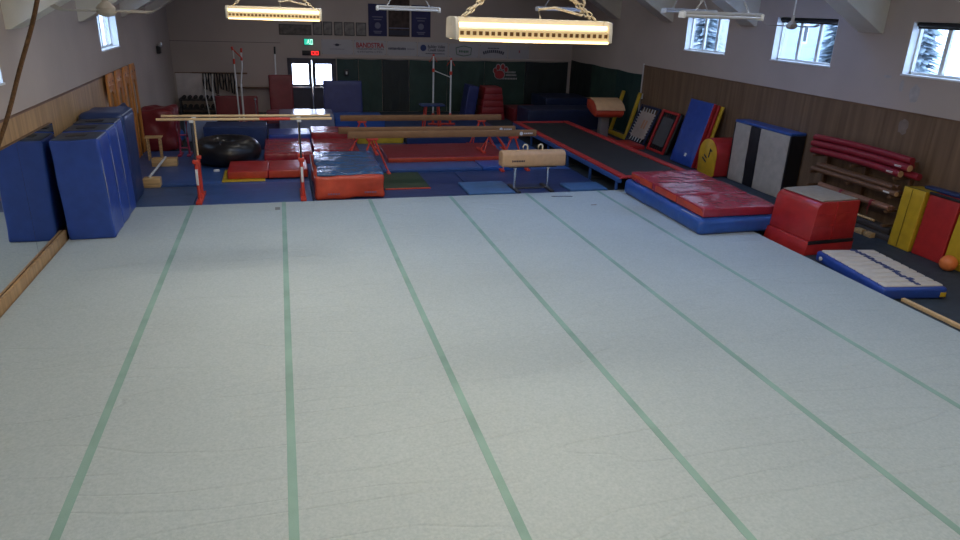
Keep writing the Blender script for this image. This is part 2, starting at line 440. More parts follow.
def house(x, y, wx, wy, h, wallm, label):
    t = thing('house', label, 'house', (x, y, -.3))
    B().span((-wx/2, -wy/2, 0), (wx/2, wy/2, h)).build('wall', wallm, t)
    B().prism([(-wx/2-.4, h), (wx/2+.4, h), (0, h+wx*.33)], wy+.8, basis((0, wy/2+.4, 0), (1, 0, 0), (0, 0, 1))).build('roof', snow, t)
    for k_ in range(3):
        wy_ = -wy/2+wy*(k_+.5)/3
        f_ = B().span((-wx/2-.05, wy_-.5, h*.45), (-wx/2, wy_+.5, h*.78)).build('window', white_trim, t)
        B().span((-wx/2-.07, wy_-.42, h*.48), (-wx/2-.05, wy_+.42, h*.75)).build('pane', dark_metal, f_)
siding = mat('house_siding', (.36, .42, .50), .8, var=.05); siding2 = mat('house_siding_warm', (.45, .42, .42), .8, var=.05)
house(52, 58.0, 9, 12, 5.2, siding, 'blue grey house outside the right windows')
house(60, 40.0, 9, 14, 5.0, siding2, 'pale house across the snow outside')
house(46, 76.0, 8, 10, 4.6, siding2, 'small far house outside right windows')

# ------------------------------------------------------------------ exercise floor: seven carpet rolls, six seams
ZM = .12
SX = [-3.80+1.829*i for i in range(8)]
Y0, Y1 = 2.15, 14.95
ef = thing('exercise_floor', 'pale grey green gymnastics floor carpet with six green seam strips', 'floor mat', (0, 0, 0))
B().span((SX[0]+.02, Y0+.03, 0), (SX[7]-.03, Y1-.03, .085)).build('plywood_base', ply_l, ef)
B().span((SX[0]+.005, Y0, .085), (SX[7]-.005, Y1, .112)).build('foam_layer', v_navy, ef)
for i in range(7):
    B().span((SX[i]+.002, Y0-.0, .10), (SX[i+1]-.002, Y1, ZM), .006, 1).build('carpet_roll', carpet, ef)
for i in range(1, 7):
    hw = .042
    B().span((SX[i]-hw, Y0, ZM-.004), (SX[i]+hw, Y1+.003, ZM+.0025), .001, 1).build('seam_strip', seam_m, ef)
tag(B().span((9.33, 2.2, 0), (9.40, 8.0, .055), .006).build('wooden_batten', wood_rail), 'thin pale wooden batten lying beside right edge of floor carpet', 'batten')
# small marks left on the carpet
tape_m = mat('grey_tape', (.18, .19, .19), .7)
tag(B().span((-.32, 14.35, ZM), (-.22, 14.55, ZM+.003)).build('tape_patch', tape_m), 'small grey tape patch near crash block on floor carpet', 'tape')
tag(B().box((6.1, 14.55, ZM+.004), (.5, .03, .008), rot=Matrix.Rotation(R(-8), 3, 'Z')).build('tape_strip', mat('dark_tape', (.03, .035, .10), .6)), 'dark thin strip lying near pommel horse on floor carpet', 'tape')
tag(B().box((6.55, 13.75, ZM+.002), (.13, .05, .004)).build('tape_patch', mat('brown_tape', (.20, .15, .13), .7)), 'small brown tape patch in front of pommel horse on carpet', 'tape')

# ------------------------------------------------------------------ mirror wall and kerb
kr = thing('mirror_kerb', 'low wooden kerb along base of wall mirror', 'kerb', (0, 0, 0))
for (a, c) in ((.2, 4.4), (4.405, 8.6), (8.605, 12.98)):
    B().span((-3.858, a, 0), (-3.81, c, .29), .004).build('board', ply_l, kr)
mr_ = thing('wall_mirror', 'long frameless wall mirror above wooden kerb', 'mirror', (XL, 0, .30))
for k in range(6):
    a = 13.48-1.83*(k+1)+.004; c = 13.48-1.83*k-.004
    B().span((.080, a, 0), (.088, c, 1.77)).build('mirror_pane', mirror_m, mr_)

B().span((.024, 2.52, -.28), (.078, 13.48, 1.77)).build('backing_board', wood_d, mr_)

# ------------------------------------------------------------------ lamps
tube_on = mat('tube_lit', (1, .85, .55), .4, emit=(1.0, .70, .33), estr=2.6)
louver_on = mat('louver_glow', (.85, .72, .45), .4, emit=(1.0, .60, .20), estr=.10)  # weak emission stands for tube light leaking through the louvre
tube_off = mat('tube_unlit', (.5, .5, .5), .3)
housing = mat('lamp_housing', (.66, .63, .55), .45, var=.05)
cable_m = mat('cable_cream', (.62, .55, .42), .5)
def chain(b_, p, q, step=.035, r=.0035):
    p, q = Vector(p), Vector(q); d = q-p; n = int(d.length/step); u_ = d.normalized()
    s1 = u_.cross(Vector((0, 1, 0)));  s1 = s1 if s1.length > .1 else u_.cross(Vector((1, 0, 0))); s1.normalize(); s2 = u_.cross(s1)
    for i in range(n):
        c = p+d*((i+.5)/n); s = s1 if i % 2 else s2
        pts = [c+u_*(step*.62)*math.cos(t_)+s*.013*math.sin(t_) for t_ in [k_*math.pi/3 for k_ in range(7)]]
        b_.tube(pts, r, 4, caps=False)
def slope_ceiling(x):
    return min(cr_z, ZL+(x-XL)*sl, ZR+(XR-x)*sl)
def lamp(loc, rz, lit, label, group, watts=LAMP_W, L=1.16, vee=.22, detail=True, color=(1, .86, .64)):
    t = thing('hanging_lamp', label, 'lamp', loc, rz, group)
    h = L/2; x, y, z = loc
    B().span((-h, -.045, .02), (h, .045, .085), .006).build('ballast_channel', housing, t)
    B().prism([(-.15, -.055), (-.155, -.05), (-.06, .025), (.06, .025), (.155, -.05), (.15, -.055), (.055, .018), (-.055, .018)], L-.05, basis((-h+.025, 0, 0), (0, 1, 0), (0, 0, 1))).build('reflector', housing, t)
    for s in (-1, 1):
        pts = [(-.165, -.062), (.165, -.062), (.165, .0), (.15, .075), (.07, .085), (-.07, .085), (-.15, .075), (-.165, 0)]
        B().prism(pts, .025, basis((s*h-(.025 if s > 0 else 0), 0, 0), (0, 1, 0), (0, 0, 1)), .004).build('end_plate', housing, t)
    for yy, zz in ((-.115, .035), (.115, .035), (-.075, -.028), (.075, -.028)):
        B().tube([(-h+.03, yy, zz), (h-.03, yy, zz)], .017, 12).build('tube', tube_on if lit else tube_off, t)
    for s in (-1, 1):      # slotted side louvre
        bb = B(); bb.span((-h+.025, s*.152, -.004), (h-.025, s*.158, .008)).span((-h+.025, s*.152, -.055), (h-.025, s*.16, -.030))
        n = 25
        for i in range(n+1):
            xx = -h+.025+(L-.05)*i/n
            bb.span((xx-.0085, s*.152, -.035), (xx+.0085, s*.158, -.0))
        bb.build('louver', louver_on if lit else housing, t)
        B().span((-h+.03, s*.140, -.05), (h-.03, s*.143, .006)).build('slot_shade', mat('slot_shade_amber', (.22, .12, .04), .6), t)  # dark strip put behind the slots to paint their shaded inside
        if lit: B().tube([(-h+.03, s*.165, -.062), (h-.03, s*.165, -.062)], .009, 8).build('lit_lip', tube_on, t)  # glowing rod stands for lamp light on the lower lip
    # V chains and single rise to the ceiling
    zc = slope_ceiling(x)-z
    for s in (-1, 1):
        bb = B(); top = (s*(h-.13-.42), 0, .46)
        for yy in (-.045, .045): chain(bb, (s*(h-.09), yy, .09), top, .042, .005)
        chain(bb, top, (top[0], 0, zc), .12, .004)
        bb.build('chain', cable_m if lit else metal_w, t)
    if detail:
        c0 = h*.15; B().tube([(c0, .02, .085), (c0-.02, .02, .15), (c0+.10, .02, .165), (c0+.32, .02, .12), (h*.66, .02, .12), (h*.72, .01, .2), (h*.50, 0, .46)], .009, 8).build('power_cable', cable_m, t)
    if lit:
        ld_ = bpy.data.lights.new('lamp_light', 'AREA'); ld_.shape = 'RECTANGLE'; ld_.size = L-.1; ld_.size_y = .24
        ld_.energy = watts; ld_.color = color
        lo_ = bpy.data.objects.new('lamp_light', ld_); COL.objects.link(lo_); lo_.parent = t; lo_.location = (0, 0, -.075)
        ls_ = bpy.data.lights.new('lamp_spill', 'POINT'); ls_.energy = watts*1.1; ls_.color = (1, .74, .45); ls_.shadow_soft_size = .12
        lo_ = bpy.data.objects.new('lamp_spill', ls_); COL.objects.link(lo_); lo_.parent = t; lo_.location = (0, 0, -.24)
    return t
G_ = 'hanging fluorescent fixtures'
lamp((1.74, 5.0, 4.02), R(-1), True, 'nearest lit warm yellow hanging light fixture with slotted louvre', G_)
lamp((-.05, 9.75, 4.0), R(1), True, 'lit yellow hanging light fixture farther back, left of the bigger one', G_)
def batten(loc, rz, label, L=1.22):
    t = thing('tube_fixture', label, 'lamp', loc, rz, G_); h = L/2
    B().span((-h, -.05, .0), (h, .05, .045), .008).build('channel', mat('dull_white', (.42, .42, .42), .5), t)
    for s in (-1, 1):
        B().tube([(-h+.02, s*.05, -.022), (h-.02, s*.05, -.022)], .02, 12).build('tube', tube_off, t)
        B().box((s*(h-.012), 0, -.01), (.035, .17, .085), .012).build('end_cap', metal_w, t)
        zc = slope_ceiling(loc[0])-loc[2]
        bb = B(); chain(bb, (s*(h-.2), 0, .045), (s*(h-.42), 0, .4)); chain(bb, (s*(h-.42), 0, .4), (s*(h-.42), 0, zc), .12, .004)
        bb.build('chain', metal_w, t)
batten((2.41, 14.0, 4.10), 0, 'unlit white hanging tube fixture before the blue banners')
batten((5.95, 9.0, 4.18), R(-3), 'unlit white hanging fixture in front of far right window')
batten((8.1, 13.4, 4.24), R(2), 'unlit hanging fixture just behind another near far right window')
batten((6.4, 16.2, 4.19), 0, 'unlit dim fixture partly hidden behind nearest lit fixture')
# fill panels added on the ceiling crown, out of view, to brighten the hall
fill_m = mat('fill_diffuser', (.9, .9, .9), .5, emit=(.95, .97, 1), estr=2.0)
def fill_panel(x, y, watts, color, label):
    t = thing('fill_light', label, 'added fill light', (x, y, slope_ceiling(x)), group='added fill panels above the frame')
    B().span((-.65, -.20, -.07), (.65, .20, 0), .01).build('housing', housing, t)
    B().span((-.62, -.17, -.078), (.62, .17, -.068)).build('diffuser', fill_m, t)
    ld_ = bpy.data.lights.new('fill_panel_light', 'AREA'); ld_.shape = 'RECTANGLE'; ld_.size = 1.2; ld_.size_y = .34; ld_.energy = watts; ld_.color = color
    lo_ = bpy.data.objects.new('fill_panel_light', ld_); COL.objects.link(lo_); lo_.parent = t; lo_.location = (0, 0, -.09)
for j, row in enumerate(ROWS):
    y = row[0]
    for i, x in enumerate((.75, 4.1, 7.95)):
        k_, c_ = row[i+1]
        fill_panel(x, y, FILL_W*k_, c_, 'added unseen fill panel, %s of its row, row %s from the gallery' % (('left', 'middle', 'right')[i], ('one', 'two', 'three', 'four', 'five', 'six')[j]))

# ------------------------------------------------------------------ ceiling fans
def fan(loc, rz, label):
    t = thing('ceiling_fan', label, 'fan', loc, rz, 'ceiling fans')
    zc = slope_ceiling(loc[0])-loc[2]
    B().tube([(0, 0, .1), (0, 0, zc)], .013, 10).build('downrod', metal_w, t)
    B().lathe([(.012, .22), (.028, .21), (.032, .11), (.07, .08), (.10, .045), (.10, .0), (.07, -.035), (.02, -.045)], 24).build('motor', fan_m, t)
    for k in range(3):
        a = 2*math.pi*k/3
        me = bmesh.new(); rows = []
        for q in range(9):
            rr_ = .10+.48*q/8; ww = .045+.015*math.sin(q/8*math.pi); zz = .015+(.045 if q == 8 else 0.012*(q == 7))
            rows.append([(rr_, -ww, zz-.010), (rr_, ww, zz+.010)])
        top = [[me.verts.new(Vector(p)+Vector((0, 0, .004))) for p in r_] for r_ in rows]
        bot = [[me.verts.new(p) for p in r_] for r_ in rows]
        for q in range(8):
            me.faces.new((top[q][0], top[q][1], top[q+1][1], top[q+1][0])); me.faces.new((bot[q][0], bot[q+1][0], bot[q+1][1], bot[q][1]))
            for e in (0, 1): me.faces.new((top[q][e], top[q+1][e], bot[q+1][e], bot[q][e]))
        me.faces.new((top[0][0], bot[0][0], bot[0][1], top[0][1])); me.faces.new((top[8][0], top[8][1], bot[8][1], bot[8][0]))
        bmesh.ops.recalc_face_normals(me, faces=me.faces[:])
        bmesh.ops.rotate(me, cent=(0, 0, 0), matrix=Matrix.Rotation(a, 3, 'Z'), verts=me.verts)
        x_ = B(); x_.bm.free(); x_.bm = me; x_.build('blade', fan_m, t)
fan((-1.80, 8.8, 3.98), R(-15), 'white three-blade ceiling fan over the left window')
fan((9.5, 12.0, 4.02), R(115), 'white ceiling fan in front of middle right window')

# ------------------------------------------------------------------ climbing rope tied back to the left wall
cp = [Vector((x, 6.0, z)) for x, z in ((-1.42, 5.78), (-1.44, 5.4), (-1.50, 4.75), (-1.67, 4.11), (-1.87, 3.62), (-2.09, 3.11), (-2.55, 2.25), (-3.2, 1.5), (-3.88, 1.05))]
pts = []
for i in range(len(cp)-1):
    a_, b_, c_, d_ = cp[max(i-1, 0)], cp[i], cp[i+1], cp[min(i+2, len(cp)-1)]
    for k in range(6):
        q = k/6; pts.append(.5*((2*b_)+(c_-a_)*q+(2*a_-5*b_+4*c_-d_)*q*q+(3*b_-a_-3*c_+d_)*q**3))
pts.append(cp[-1])
rp = thing('climbing_rope', 'thick brown climbing rope pulled aside at the far left', 'rope', (0, 0, 0))
B().tube(pts, .0155, 10).build('rope', rope_m, rp)
B().tube([(-3.92, 6.0, 1.05), (-3.85, 6.0, 1.05)], .03, 10).build('wall_hook', dark_metal, rp)

# ------------------------------------------------------------------ back wall: signs, banners, pictures
ex = thing('exit_sign', 'lit green running man exit sign above the double door', 'sign', (1.06, YB, 2.69))
B().span((-.18, -.07, -.125), (.18, 0, .125), .01).build('sign_box', black, ex)
B().span((-.165, -.074, -.11), (.165, -.069, .11)).build('sign_face', mat('exit_green', (.02, .3, .18), .4, emit=(.03, .62, .42), estr=1.0), ex)
figm = mat('exit_white', (.8, .9, .85), .4, emit=(.75, 1, .9), estr=1.0)
fg = B(); yy = -.077
fg.ball((-.005, yy, .068), .02, (1, .15, 1)); 
for p, q in (((-.01, .045), (-.02, -.015)), ((-.02, -.015), (.03, -.045)), ((.03, -.045), (.02, -.09)), ((-.02, -.015), (-.055, -.05)), ((-.055, -.05), (-.085, -.05)), ((-.01, .04), (.035, .015)), ((-.01, .04), (-.05, .015))):
    fg.tube([(p[0], yy, p[1]), (q[0], yy, q[1])], .011, 6)
fg.span((.07, yy-.001, -.09), (.15, yy+.001, -.07)).span((.07, yy-.001, .07), (.15, yy+.001, .09)).span((.07, yy-.001, -.09), (.085, yy+.001, .09)).span((.135, yy-.001, -.09), (.15, yy+.001, .09))
fg.build('running_figure', figm, ex)
cl = thing('digital_timer', 'black wall timer with glowing red digits under exit sign', 'timer', (1.135, YB, 2.275))
B().span((-.34, -.06, -.09), (.34, 0, .09), .008).build('case', black, cl)
dm = mat('red_digits', (.3, .01, .01), .4, emit=(1, .03, .03), estr=2.2)
B().span((-.02, -.063, -.075), (.32, -.06, .075)).build('display', mat('red_display', (.12, .0, .0), .4, emit=(.5, .01, .01), estr=.12), cl)
dg = B()
for cx in (.075, .225):
    for (a, c) in (((-.045, .06), (.045, .06)), ((-.045, -.06), (.045, -.06)), ((-.045, .06), (-.045, -.06)), ((.045, .06), (.045, -.06))):
        dg.span((cx+min(a[0], c[0])-.012, -.068, min(a[1], c[1])-.012), (cx+max(a[0], c[0])+.012, -.064, max(a[1], c[1])+.012))
dg.build('digits', dm, cl)
ban_m = mat('banner_vinyl', (.42, .40, .41), .5, var=.05, vscale=2)
ink = mat('ink_dark', (.03, .03, .05), .6); ink_r = mat('ink_red', (.38, .02, .02), .6); ink_g = mat('ink_green', (.05, .14, .07), .6); ink_b = mat('ink_blue', (.03, .05, .16), .6)
def banner(x0, x1, z0, z1, label):
    t = thing('sponsor_banner', label, 'banner', ((x0+x1)/2, YB-.001, z0), group='sponsor banners')
    B().span((-(x1-x0)/2+.012, -.012, 0), ((x1-x0)/2-.012, 0, z1-z0), .003, 1).build('sheet', ban_m, t)
    bb = B()
    for sx_ in (-1, 1):
        for zz in (.03, z1-z0-.03): bb.lathe([(.012, 0), (.012, .004)], 10, basis((sx_*((x1-x0)/2-.04), -.012, zz), (1, 0, 0), (0, 0, 1)))
    bb.build('grommet', dark_metal, t)
    return t
YT = -.0135
def bars(b_, x0, x1, z, h, n, seed):
    rnd = random.Random(seed); x = x0; wd = (x1-x0)/n
    for i in range(n):
        b_.span((x, YT-.002, z-h*(.35+.15*rnd.random())), (x+wd*.72, YT, z+h*(.35+.15*rnd.random()))); x += wd
    return b_
bt = banner(1.53, 2.77, 2.24, 2.80, 'white sponsor banner with small dark emblem, leftmost')
bb = B(); bb.lathe([(.09, 0), (.09, .002)], 20, basis((0, YT, .36), (1, 0, 0), (0, 0, 1)) @ Matrix.Diagonal((1, .55, 1, 1))); bb.span((-.14, YT-.002, .355), (-.08, YT, .37)).span((.08, YT-.002, .355), (.16, YT, .37)); bb.build('emblem', ink, bt)
bb = bars(B(), -.28, .28, .20, .035, 14, 3); bb.build('small_print', mat('ink_grey', (.2, .2, .22), .6), bt)
bt = banner(2.79, 4.08, 2.24, 2.79, 'white sponsor banner with red BANDSTRA lettering')
text_mesh('lettering', 'BANDSTRA', .26, ink_r, bt, (0, YT, .36), BACKROT, 1.1, .006)
text_mesh('lettering', 'TRANSPORTATION', .10, ink, bt, (0, YT, .22), BACKROT, 1.08)
text_mesh('lettering', 'SYSTEMS LTD.', .09, ink, bt, (0, YT, .11), BACKROT, 1.0)
bt = banner(4.10, 5.34, 2.23, 2.78, 'white sponsor banner with one thin dark line of print')
bars(B(), -.55, .16, .27, .10, 13, 4).build('lettering', ink, bt); bars(B(), .20, .52, .26, .07, 9, 5).build('lettering', mat('ink_pale', (.24, .23, .25), .6), bt)
bt = banner(5.36, 6.62, 2.21, 2.77, 'white sponsor banner reading Bulkley Valley beside round blue logo')
lg = B(); lg.lathe([(.125, 0), (.125, .002)], 20, basis((-.40, YT, .34), (1, 0, 0), (0, 0, 1)))
lg.build('round_logo', ink_b, bt)
text_mesh('lettering', 'Bulkley Valley', .17, ink, bt, (.14, YT, .39), BACKROT, .72, .003)
text_mesh('lettering', 'Credit Union', .15, ink, bt, (.14, YT, .26), BACKROT, .70, .003)
bars(B(), -.3, .5, .12, .04, 16, 6).build('small_print', ink, bt)
bt = banner(6.64, 7.93, 2.20, 2.74, 'white sponsor banner with green outlined crest under big lamp')
lg = B(); ring = [(-.3, .12), (-.33, .38), (0, .46), (.33, .38), (.3, .12), (0, .06), (-.3, .12)]
for a, c in zip(ring, ring[1:]): lg.tube([(a[0], YT, a[1]), (c[0], YT, c[1])], .014, 4)
lg.build('crest_outline', ink_g, bt); bars(B(), -.2, .22, .24, .10, 6, 8).build('lettering', ink_g, bt)
bt = banner(7.95, 9.19, 2.19, 2.72, 'white sponsor banner with dark arched lettering, rightmost printed')
for i in range(9):
    pass
lg = B()
for i in range(11):
    q = (i-5)/5; lg.box((q*.42, YT, .28-.07*q*q), (.06, .003, .12), rot=Matrix.Rotation(q*.35, 3, 'Y'))
lg.build('lettering', ink, bt); bars(B(), -.25, .25, .40, .05, 8, 11).build('small_print', ink, bt)
bt = banner(9.21, 10.15, 2.18, 2.70, 'plain pale banner at the right end of banner row')
bars(B(), .0, .06, .3, .12, 2, 12).build('small_print', ink_r, bt)
# ledge under the banners
struct(B().span((2.08, YB-.05, 2.10), (XR, YB, 2.17), .005).build('trim_30', wall_paint), 'painted ledge below the banners')
struct(B().span((XL, YB-.004, 2.62), (.0, YB, 2.635)).build('trim_31', door_m), 'dark seam line on the back wall')
# framed pictures
frame_m = mat('picture_frame', (.05, .045, .04), .5); photo = mat('dim_photo', (.10, .085, .075), .5, var=.5, vscale=7); photo2 = mat('pale_photo', (.2, .18, .165), .5, var=.45, vscale=6)
def picture(x0, x1, z0, z1, label, pm, cat='picture', inner=None):
    t = thing('framed_picture', label, cat, ((x0+x1)/2, YB, z0), group='team pictures on the back wall')
    B().span((-(x1-x0)/2, -.025, 0), ((x1-x0)/2, 0, z1-z0), .004).build('frame', frame_m, t)
    B().span((-(x1-x0)/2+.03, -.029, .03), ((x1-x0)/2-.03, -.024, z1-z0-.03)).build('print', pm, t)
    return t
t = picture(-.02, 1.19, 2.93, 3.32, 'wide dark framed group photo below the left lamp', photo)
for i, (x0, x1, l) in enumerate(((1.25, 1.60, 'small framed photo beside the wide group photo'), (1.64, 1.98, 'small framed photo second in the narrow row'), (2.06, 2.38, 'small framed photo third in the narrow row'), (2.44, 2.84, 'small framed photo fourth with a pale diagonal figure'), (2.90, 3.30, 'small framed photo next to blue championship banner'))):
    picture(x0, x1, 2.95, 3.45, l, photo2)
def hanging_banner(x0, x1, z1, m, label, words):
    t = thing('hanging_banner', label, 'banner', ((x0+x1)/2, YB, 2.96))
    w_ = x1-x0; h_ = z1-2.96
    B().span((-w_/2, -.015, 0), (w_/2, -.002, h_), .003, 1).build('cloth', m, t)
    return t
bl_ban = mat('banner_navy', (.030, .030, .095), .8, var=.15); dk_ban = mat('banner_photo', (.055, .035, .03), .8, var=.6, vscale=5); pale_b = mat('banner_print', (.16, .16, .24), .8)
for (x0, x1, l) in ((3.39, 4.12, 'navy hanging banner with pale crest, left of the dark one'), (5.10, 5.88, 'navy hanging banner with pale crest, right of the dark one')):
    t = hanging_banner(x0, x1, 4.16, bl_ban, l, '')
    bb = B(); yq = -.017
    bb.lathe([(.12, 0), (.12, .002)], 16, basis((0, yq, .40), (1, 0, 0), (0, 0, 1)))
    for zz, ww in ((.72, .42), (.62, .3), (.18, .34), (.12, .26)): bb.span((-ww/2, yq-.002, zz-.018), (ww/2, yq, zz+.018))
    bb.build('print', pale_b, t)
t = hanging_banner(4.18, 5.03, 4.35, dk_ban, 'dark hanging photo banner between two navy banners', '')
B().span((-.40, -.019, .30), (.40, -.016, .34)).build('print', pale_b, t); B().span((-.40, -.019, .05), (.40, -.016, .24)).build('print', ink, t)

# green curtain padding: separate hanging sheets
def sheet(b_, p0, p1, z0, z1, nrm, seed, amp=.03, n=26, m_=10):
    p0, p1, nrm = Vector(p0), Vector(p1), Vector(nrm); t_ = bmesh.new(); fr_, bk = [], []
    for j in range(m_+1):
        q = j/m_; a, c = [], []
        for i in range(n+1):
            s = i/n; base = p0.lerp(p1, s); base.z = z0+(z1-z0)*q
            if j == m_: base.z -= .025*math.sin(s*math.pi)
            k_ = noise.noise(Vector((s*4+seed*5, q*2.2, seed)))+.5*noise.noise(Vector((s*11+seed, q*5, seed*2)))
            a.append(t_.verts.new(base+nrm*(.045+amp*k_*(1-.7*q)))); c.append(t_.verts.new(base+nrm*.004))
        fr_.append(a); bk.append(c)
    for j in range(m_):
        for i in range(n):
            t_.faces.new((fr_[j][i], fr_[j][i+1], fr_[j+1][i+1], fr_[j+1][i])); t_.faces.new((bk[j][i], bk[j+1][i], bk[j+1][i+1], bk[j][i+1]))
    for j in range(m_):
        for e in (0, n): t_.faces.new((fr_[j][e], fr_[j+1][e], bk[j+1][e], bk[j][e]))
    for i in range(n):
        for e in (0, m_): t_.faces.new((fr_[e][i], fr_[e][i+1], bk[e][i+1], bk[e][i]))
    bmesh.ops.recalc_face_normals(t_, faces=t_.faces[:]); b_._add(t_); return b_
cg = mat('curtain_green', (.022, .050, .036), .55, bump=.2, bscale=3, var=.2, vscale=2); cg2 = mat('curtain_black_green', (.014, .020, .018), .5, bump=.2, bscale=3, var=.2, vscale=2)
cg3 = mat('curtain_teal', (.012, .040, .034), .5, bump=.2, bscale=3, var=.15, vscale=2)
ct = thing('wall_curtain', 'dark green padded curtain hung along the back wall', 'curtain', (0, 0, 0))
xs = [2.10, 2.95, 3.9, 5.0, 6.6, 8.2, 10.0, 11.95]
for i, m_ in enumerate((cg3, cg, cg2, cg, cg, cg, cg2)):
    sheet(B(), (xs[i]+.01, YB, 0), (xs[i+1]-.01, YB, 0), .02, 2.08, (0, -1, 0), i+1).build('curtain_panel', m_, ct, ang=60)
ct2 = thing('wall_curtain', 'dark green padded curtain on right wall beyond wood panelling', 'curtain', (0, 0, 0))
ys = [28.9, 26.7, 24.4, 22.5]
for i, m_ in enumerate((cg2, cg, cg3)):
    sheet(B(), (XR, ys[i]-.01, 0), (XR, ys[i+1]+.01, 0), .02, 2.18, (-1, 0, 0), i+11).build('curtain_panel', m_, ct2, ang=60)
struct(B().span((XR-.03, 22.42, 0), (XR, 22.50, 2.55)).build('trim_32', white_paint), 'pale vertical trim between curtain and wood panelling')
tag(B().span((XR-.14, 22.25, 1.38), (XR-.031, 22.42, 1.56), .01).build('wall_box', metal_w), 'small white wall box at end of wood panelling', 'wall box')
# switch box on the curtain
sw = thing('wall_phone', 'small black wall phone with white front on green curtain', 'phone', (2.47, YB-.07, 1.55))
B().span((-.09, -.05, -.13), (.09, 0, .13), .01).build('case', black, sw); B().span((-.03, -.056, -.06), (.03, -.05, .05), .003).build('front', metal_w, sw)
# paw logo
pw = thing('paw_logo', 'red paw print logo with white outline and script on curtain', 'logo', (8.95, YB-.085, 1.62))
redp = mat('logo_red', (.36, .03, .03), .6); whp = mat('logo_white', (.45, .42, .42), .6)
def disc(b_, x, z, rx, rz_, y, th=.004): b_.lathe([(1, 0), (1, th)], 20, basis((x, y, z), (1, 0, 0), (0, 0, 1)) @ Matrix.Diagonal((rx, rz_, 1, 1)))
b1, b2 = B(), B()
for (x, z, rx, rz_) in ((-.1, -.08, .21, .17), (-.30, .08, .075, .10), (-.17, .22, .08, .11), (.03, .24, .08, .11), (.18, .13, .075, .10)):
    disc(b1, x, z, rx+.028, rz_+.028, 0); disc(b2, x, z, rx, rz_, -.005)
b1.build('outline', whp, pw); b2.build('paw', redp, pw)
text_b = B()
for zz, x0, x1, n_ in ((.02, .22, .62, 7), (-.10, .18, .66, 9), (-.24, -.2, .7, 13)):
    for i in range(n_):
        x = x0+(x1-x0)*i/n_; text_b.span((x, -.004, zz-.035), (x+(x1-x0)/n_*.65, 0, zz+.035))
text_b.build('script', whp, pw)

# equipment store in the far left corner
wb = thing('white_board', 'pale bulletin board low on the far left back wall', 'board', (-3.2, YB, .5))
B().span((-.68, -.03, 0), (.68, 0, .98), .008).build('panel', mat('pale_board', (.62, .56, .54), .6, var=.12, vscale=3), wb); B().span((-.70, -.035, .97), (.70, 0, 1.0)).build('rail', wood_d, wb)
hk = thing('hook_rail', 'dark wall rail with hooks over the hanging straps', 'rail', (-2.3, YB, 1.48))
B().span((-1.0, -.03, -.03), (1.0, 0, .03), .005).build('rail', wood_d, hk)
for i in range(7):
    B().tube([(-.55+.2*i, -.03, 0), (-.55+.2*i, -.09, -.01), (-.55+.2*i, -.10, .04)], .008, 6).build('hook', dark_metal, hk)
for i in range(6):
    x = -2.85+.2*i; zl = .55+.08*(i % 3)
    o = B().tube([(x-.05, YB-.075, 1.48), (x-.07, YB-.08, 1.2), (x-.045, YB-.09, 1.46-zl), (x+.03, YB-.09, 1.42-zl), (x+.06, YB-.08, 1.2), (x+.03, YB-.075, 1.48)], .028, 8).build('strap', v_black)
    tag(o, 'black looped strap hanging on the hook rail, %s from the left' % ('first', 'second', 'third', 'fourth', 'fifth', 'sixth')[i], 'strap', 'hanging straps')
sh = thing('weight_rack', 'dark low rack of weights in the far left corner', 'rack', (-3.0, 28.4, 0))
B().span((-.75, -.25, 0), (-.70, .25, .62)).span((.70, -.25, 0), (.75, .25, .62)).build('side', dark_metal, sh)
for z in (.25, .58): B().span((-.74, -.25, z-.03), (.74, .25, z), .004).build('shelf', dark_metal, sh)
for i in range(7):
    for z in (.25, .58):
        t = thing('dumbbell', 'black dumbbell on the %s shelf of weight rack, %s from left wall' % ('lower' if z < .4 else 'upper', ('first', 'second', 'third', 'fourth', 'fifth', 'sixth', 'seventh')[i]), 'dumbbell', (-3.6+.2*i, 28.4, z), group='dumbbells on the weight rack')
        B().tube([(0, -.12, .07), (0, .12, .07)], .016, 8).build('handle', dark_metal, t)
        for s in (-1, 1): B().tube([(0, s*.09, .07), (0, s*.17, .07)], .07, 8).build('weight', black, t)
# emergency light on the left wall
em = thing('emergency_light', 'small boxy emergency light on far left wall', 'light', (XL, 25.9, 2.55))
B().span((0, -.14, -.17), (.12, .14, .06), .015).build('battery_case', black, em)
for s in (-1, 1): B().lathe([(.03, 0), (.07, .06), (.065, .075)], 16, basis((.07, s*.09, .10), (0, 1, 0), (0, 0, 1))).build('lamp_head', metal_w, em)

# ================================================================== EQUIPMENT
def RX(a): return Matrix.Rotation(a, 3, 'X')
def RY(a): return Matrix.Rotation(a, 3, 'Y')
def RZ(a): return Matrix.Rotation(a, 3, 'Z')

# ---- tall blue mats standing along the left wall
gv = mat('dark_mat_top', (.030, .042, .075), .5, var=.2, vscale=6)
seam_w = mat('pale_piping', (.30, .34, .42), .5)
def standing_mat(y0, y1, h, x0, x1, label, z0, patch_=True):
    t = thing('standing_mat', label, 'mat', ((x0+x1)/2, (y0+y1)/2, z0), group='blue crash mats standing by the mirror', rot=(0, R(-1.3), 0))
    dx, dy = x1-x0, y1-y0
    B().soft((0, 0, h/2), (dx, dy, h), .035, 8, .018, 2.2, int(y0*10)).build('cover', v_blue, t)
    B().soft((0, 0, h+.002), (dx-.05, dy-.05, .03), .012, 5, .008, 3, int(y0*7)).build('top_panel', gv, t)
    if patch_:
        B().span((-.18, -.12, h+.014), (.12, .10, h+.026), .004).build('velcro_flap', black, t)
    B().tube([(dx/2-.01, -dy/2+.03, .04), (dx/2+.006, -dy/2+.015, h*.5), (dx/2-.01, -dy/2+.03, h-.02)], .007, 6).build('piping', seam_w, t)
    B().tube([(dx/2-.02, -dy/2+.03, h+.005), (dx/2-.02, dy/2-.03, h+.005)], .009, 6).build('piping', seam_w, t)
    return t
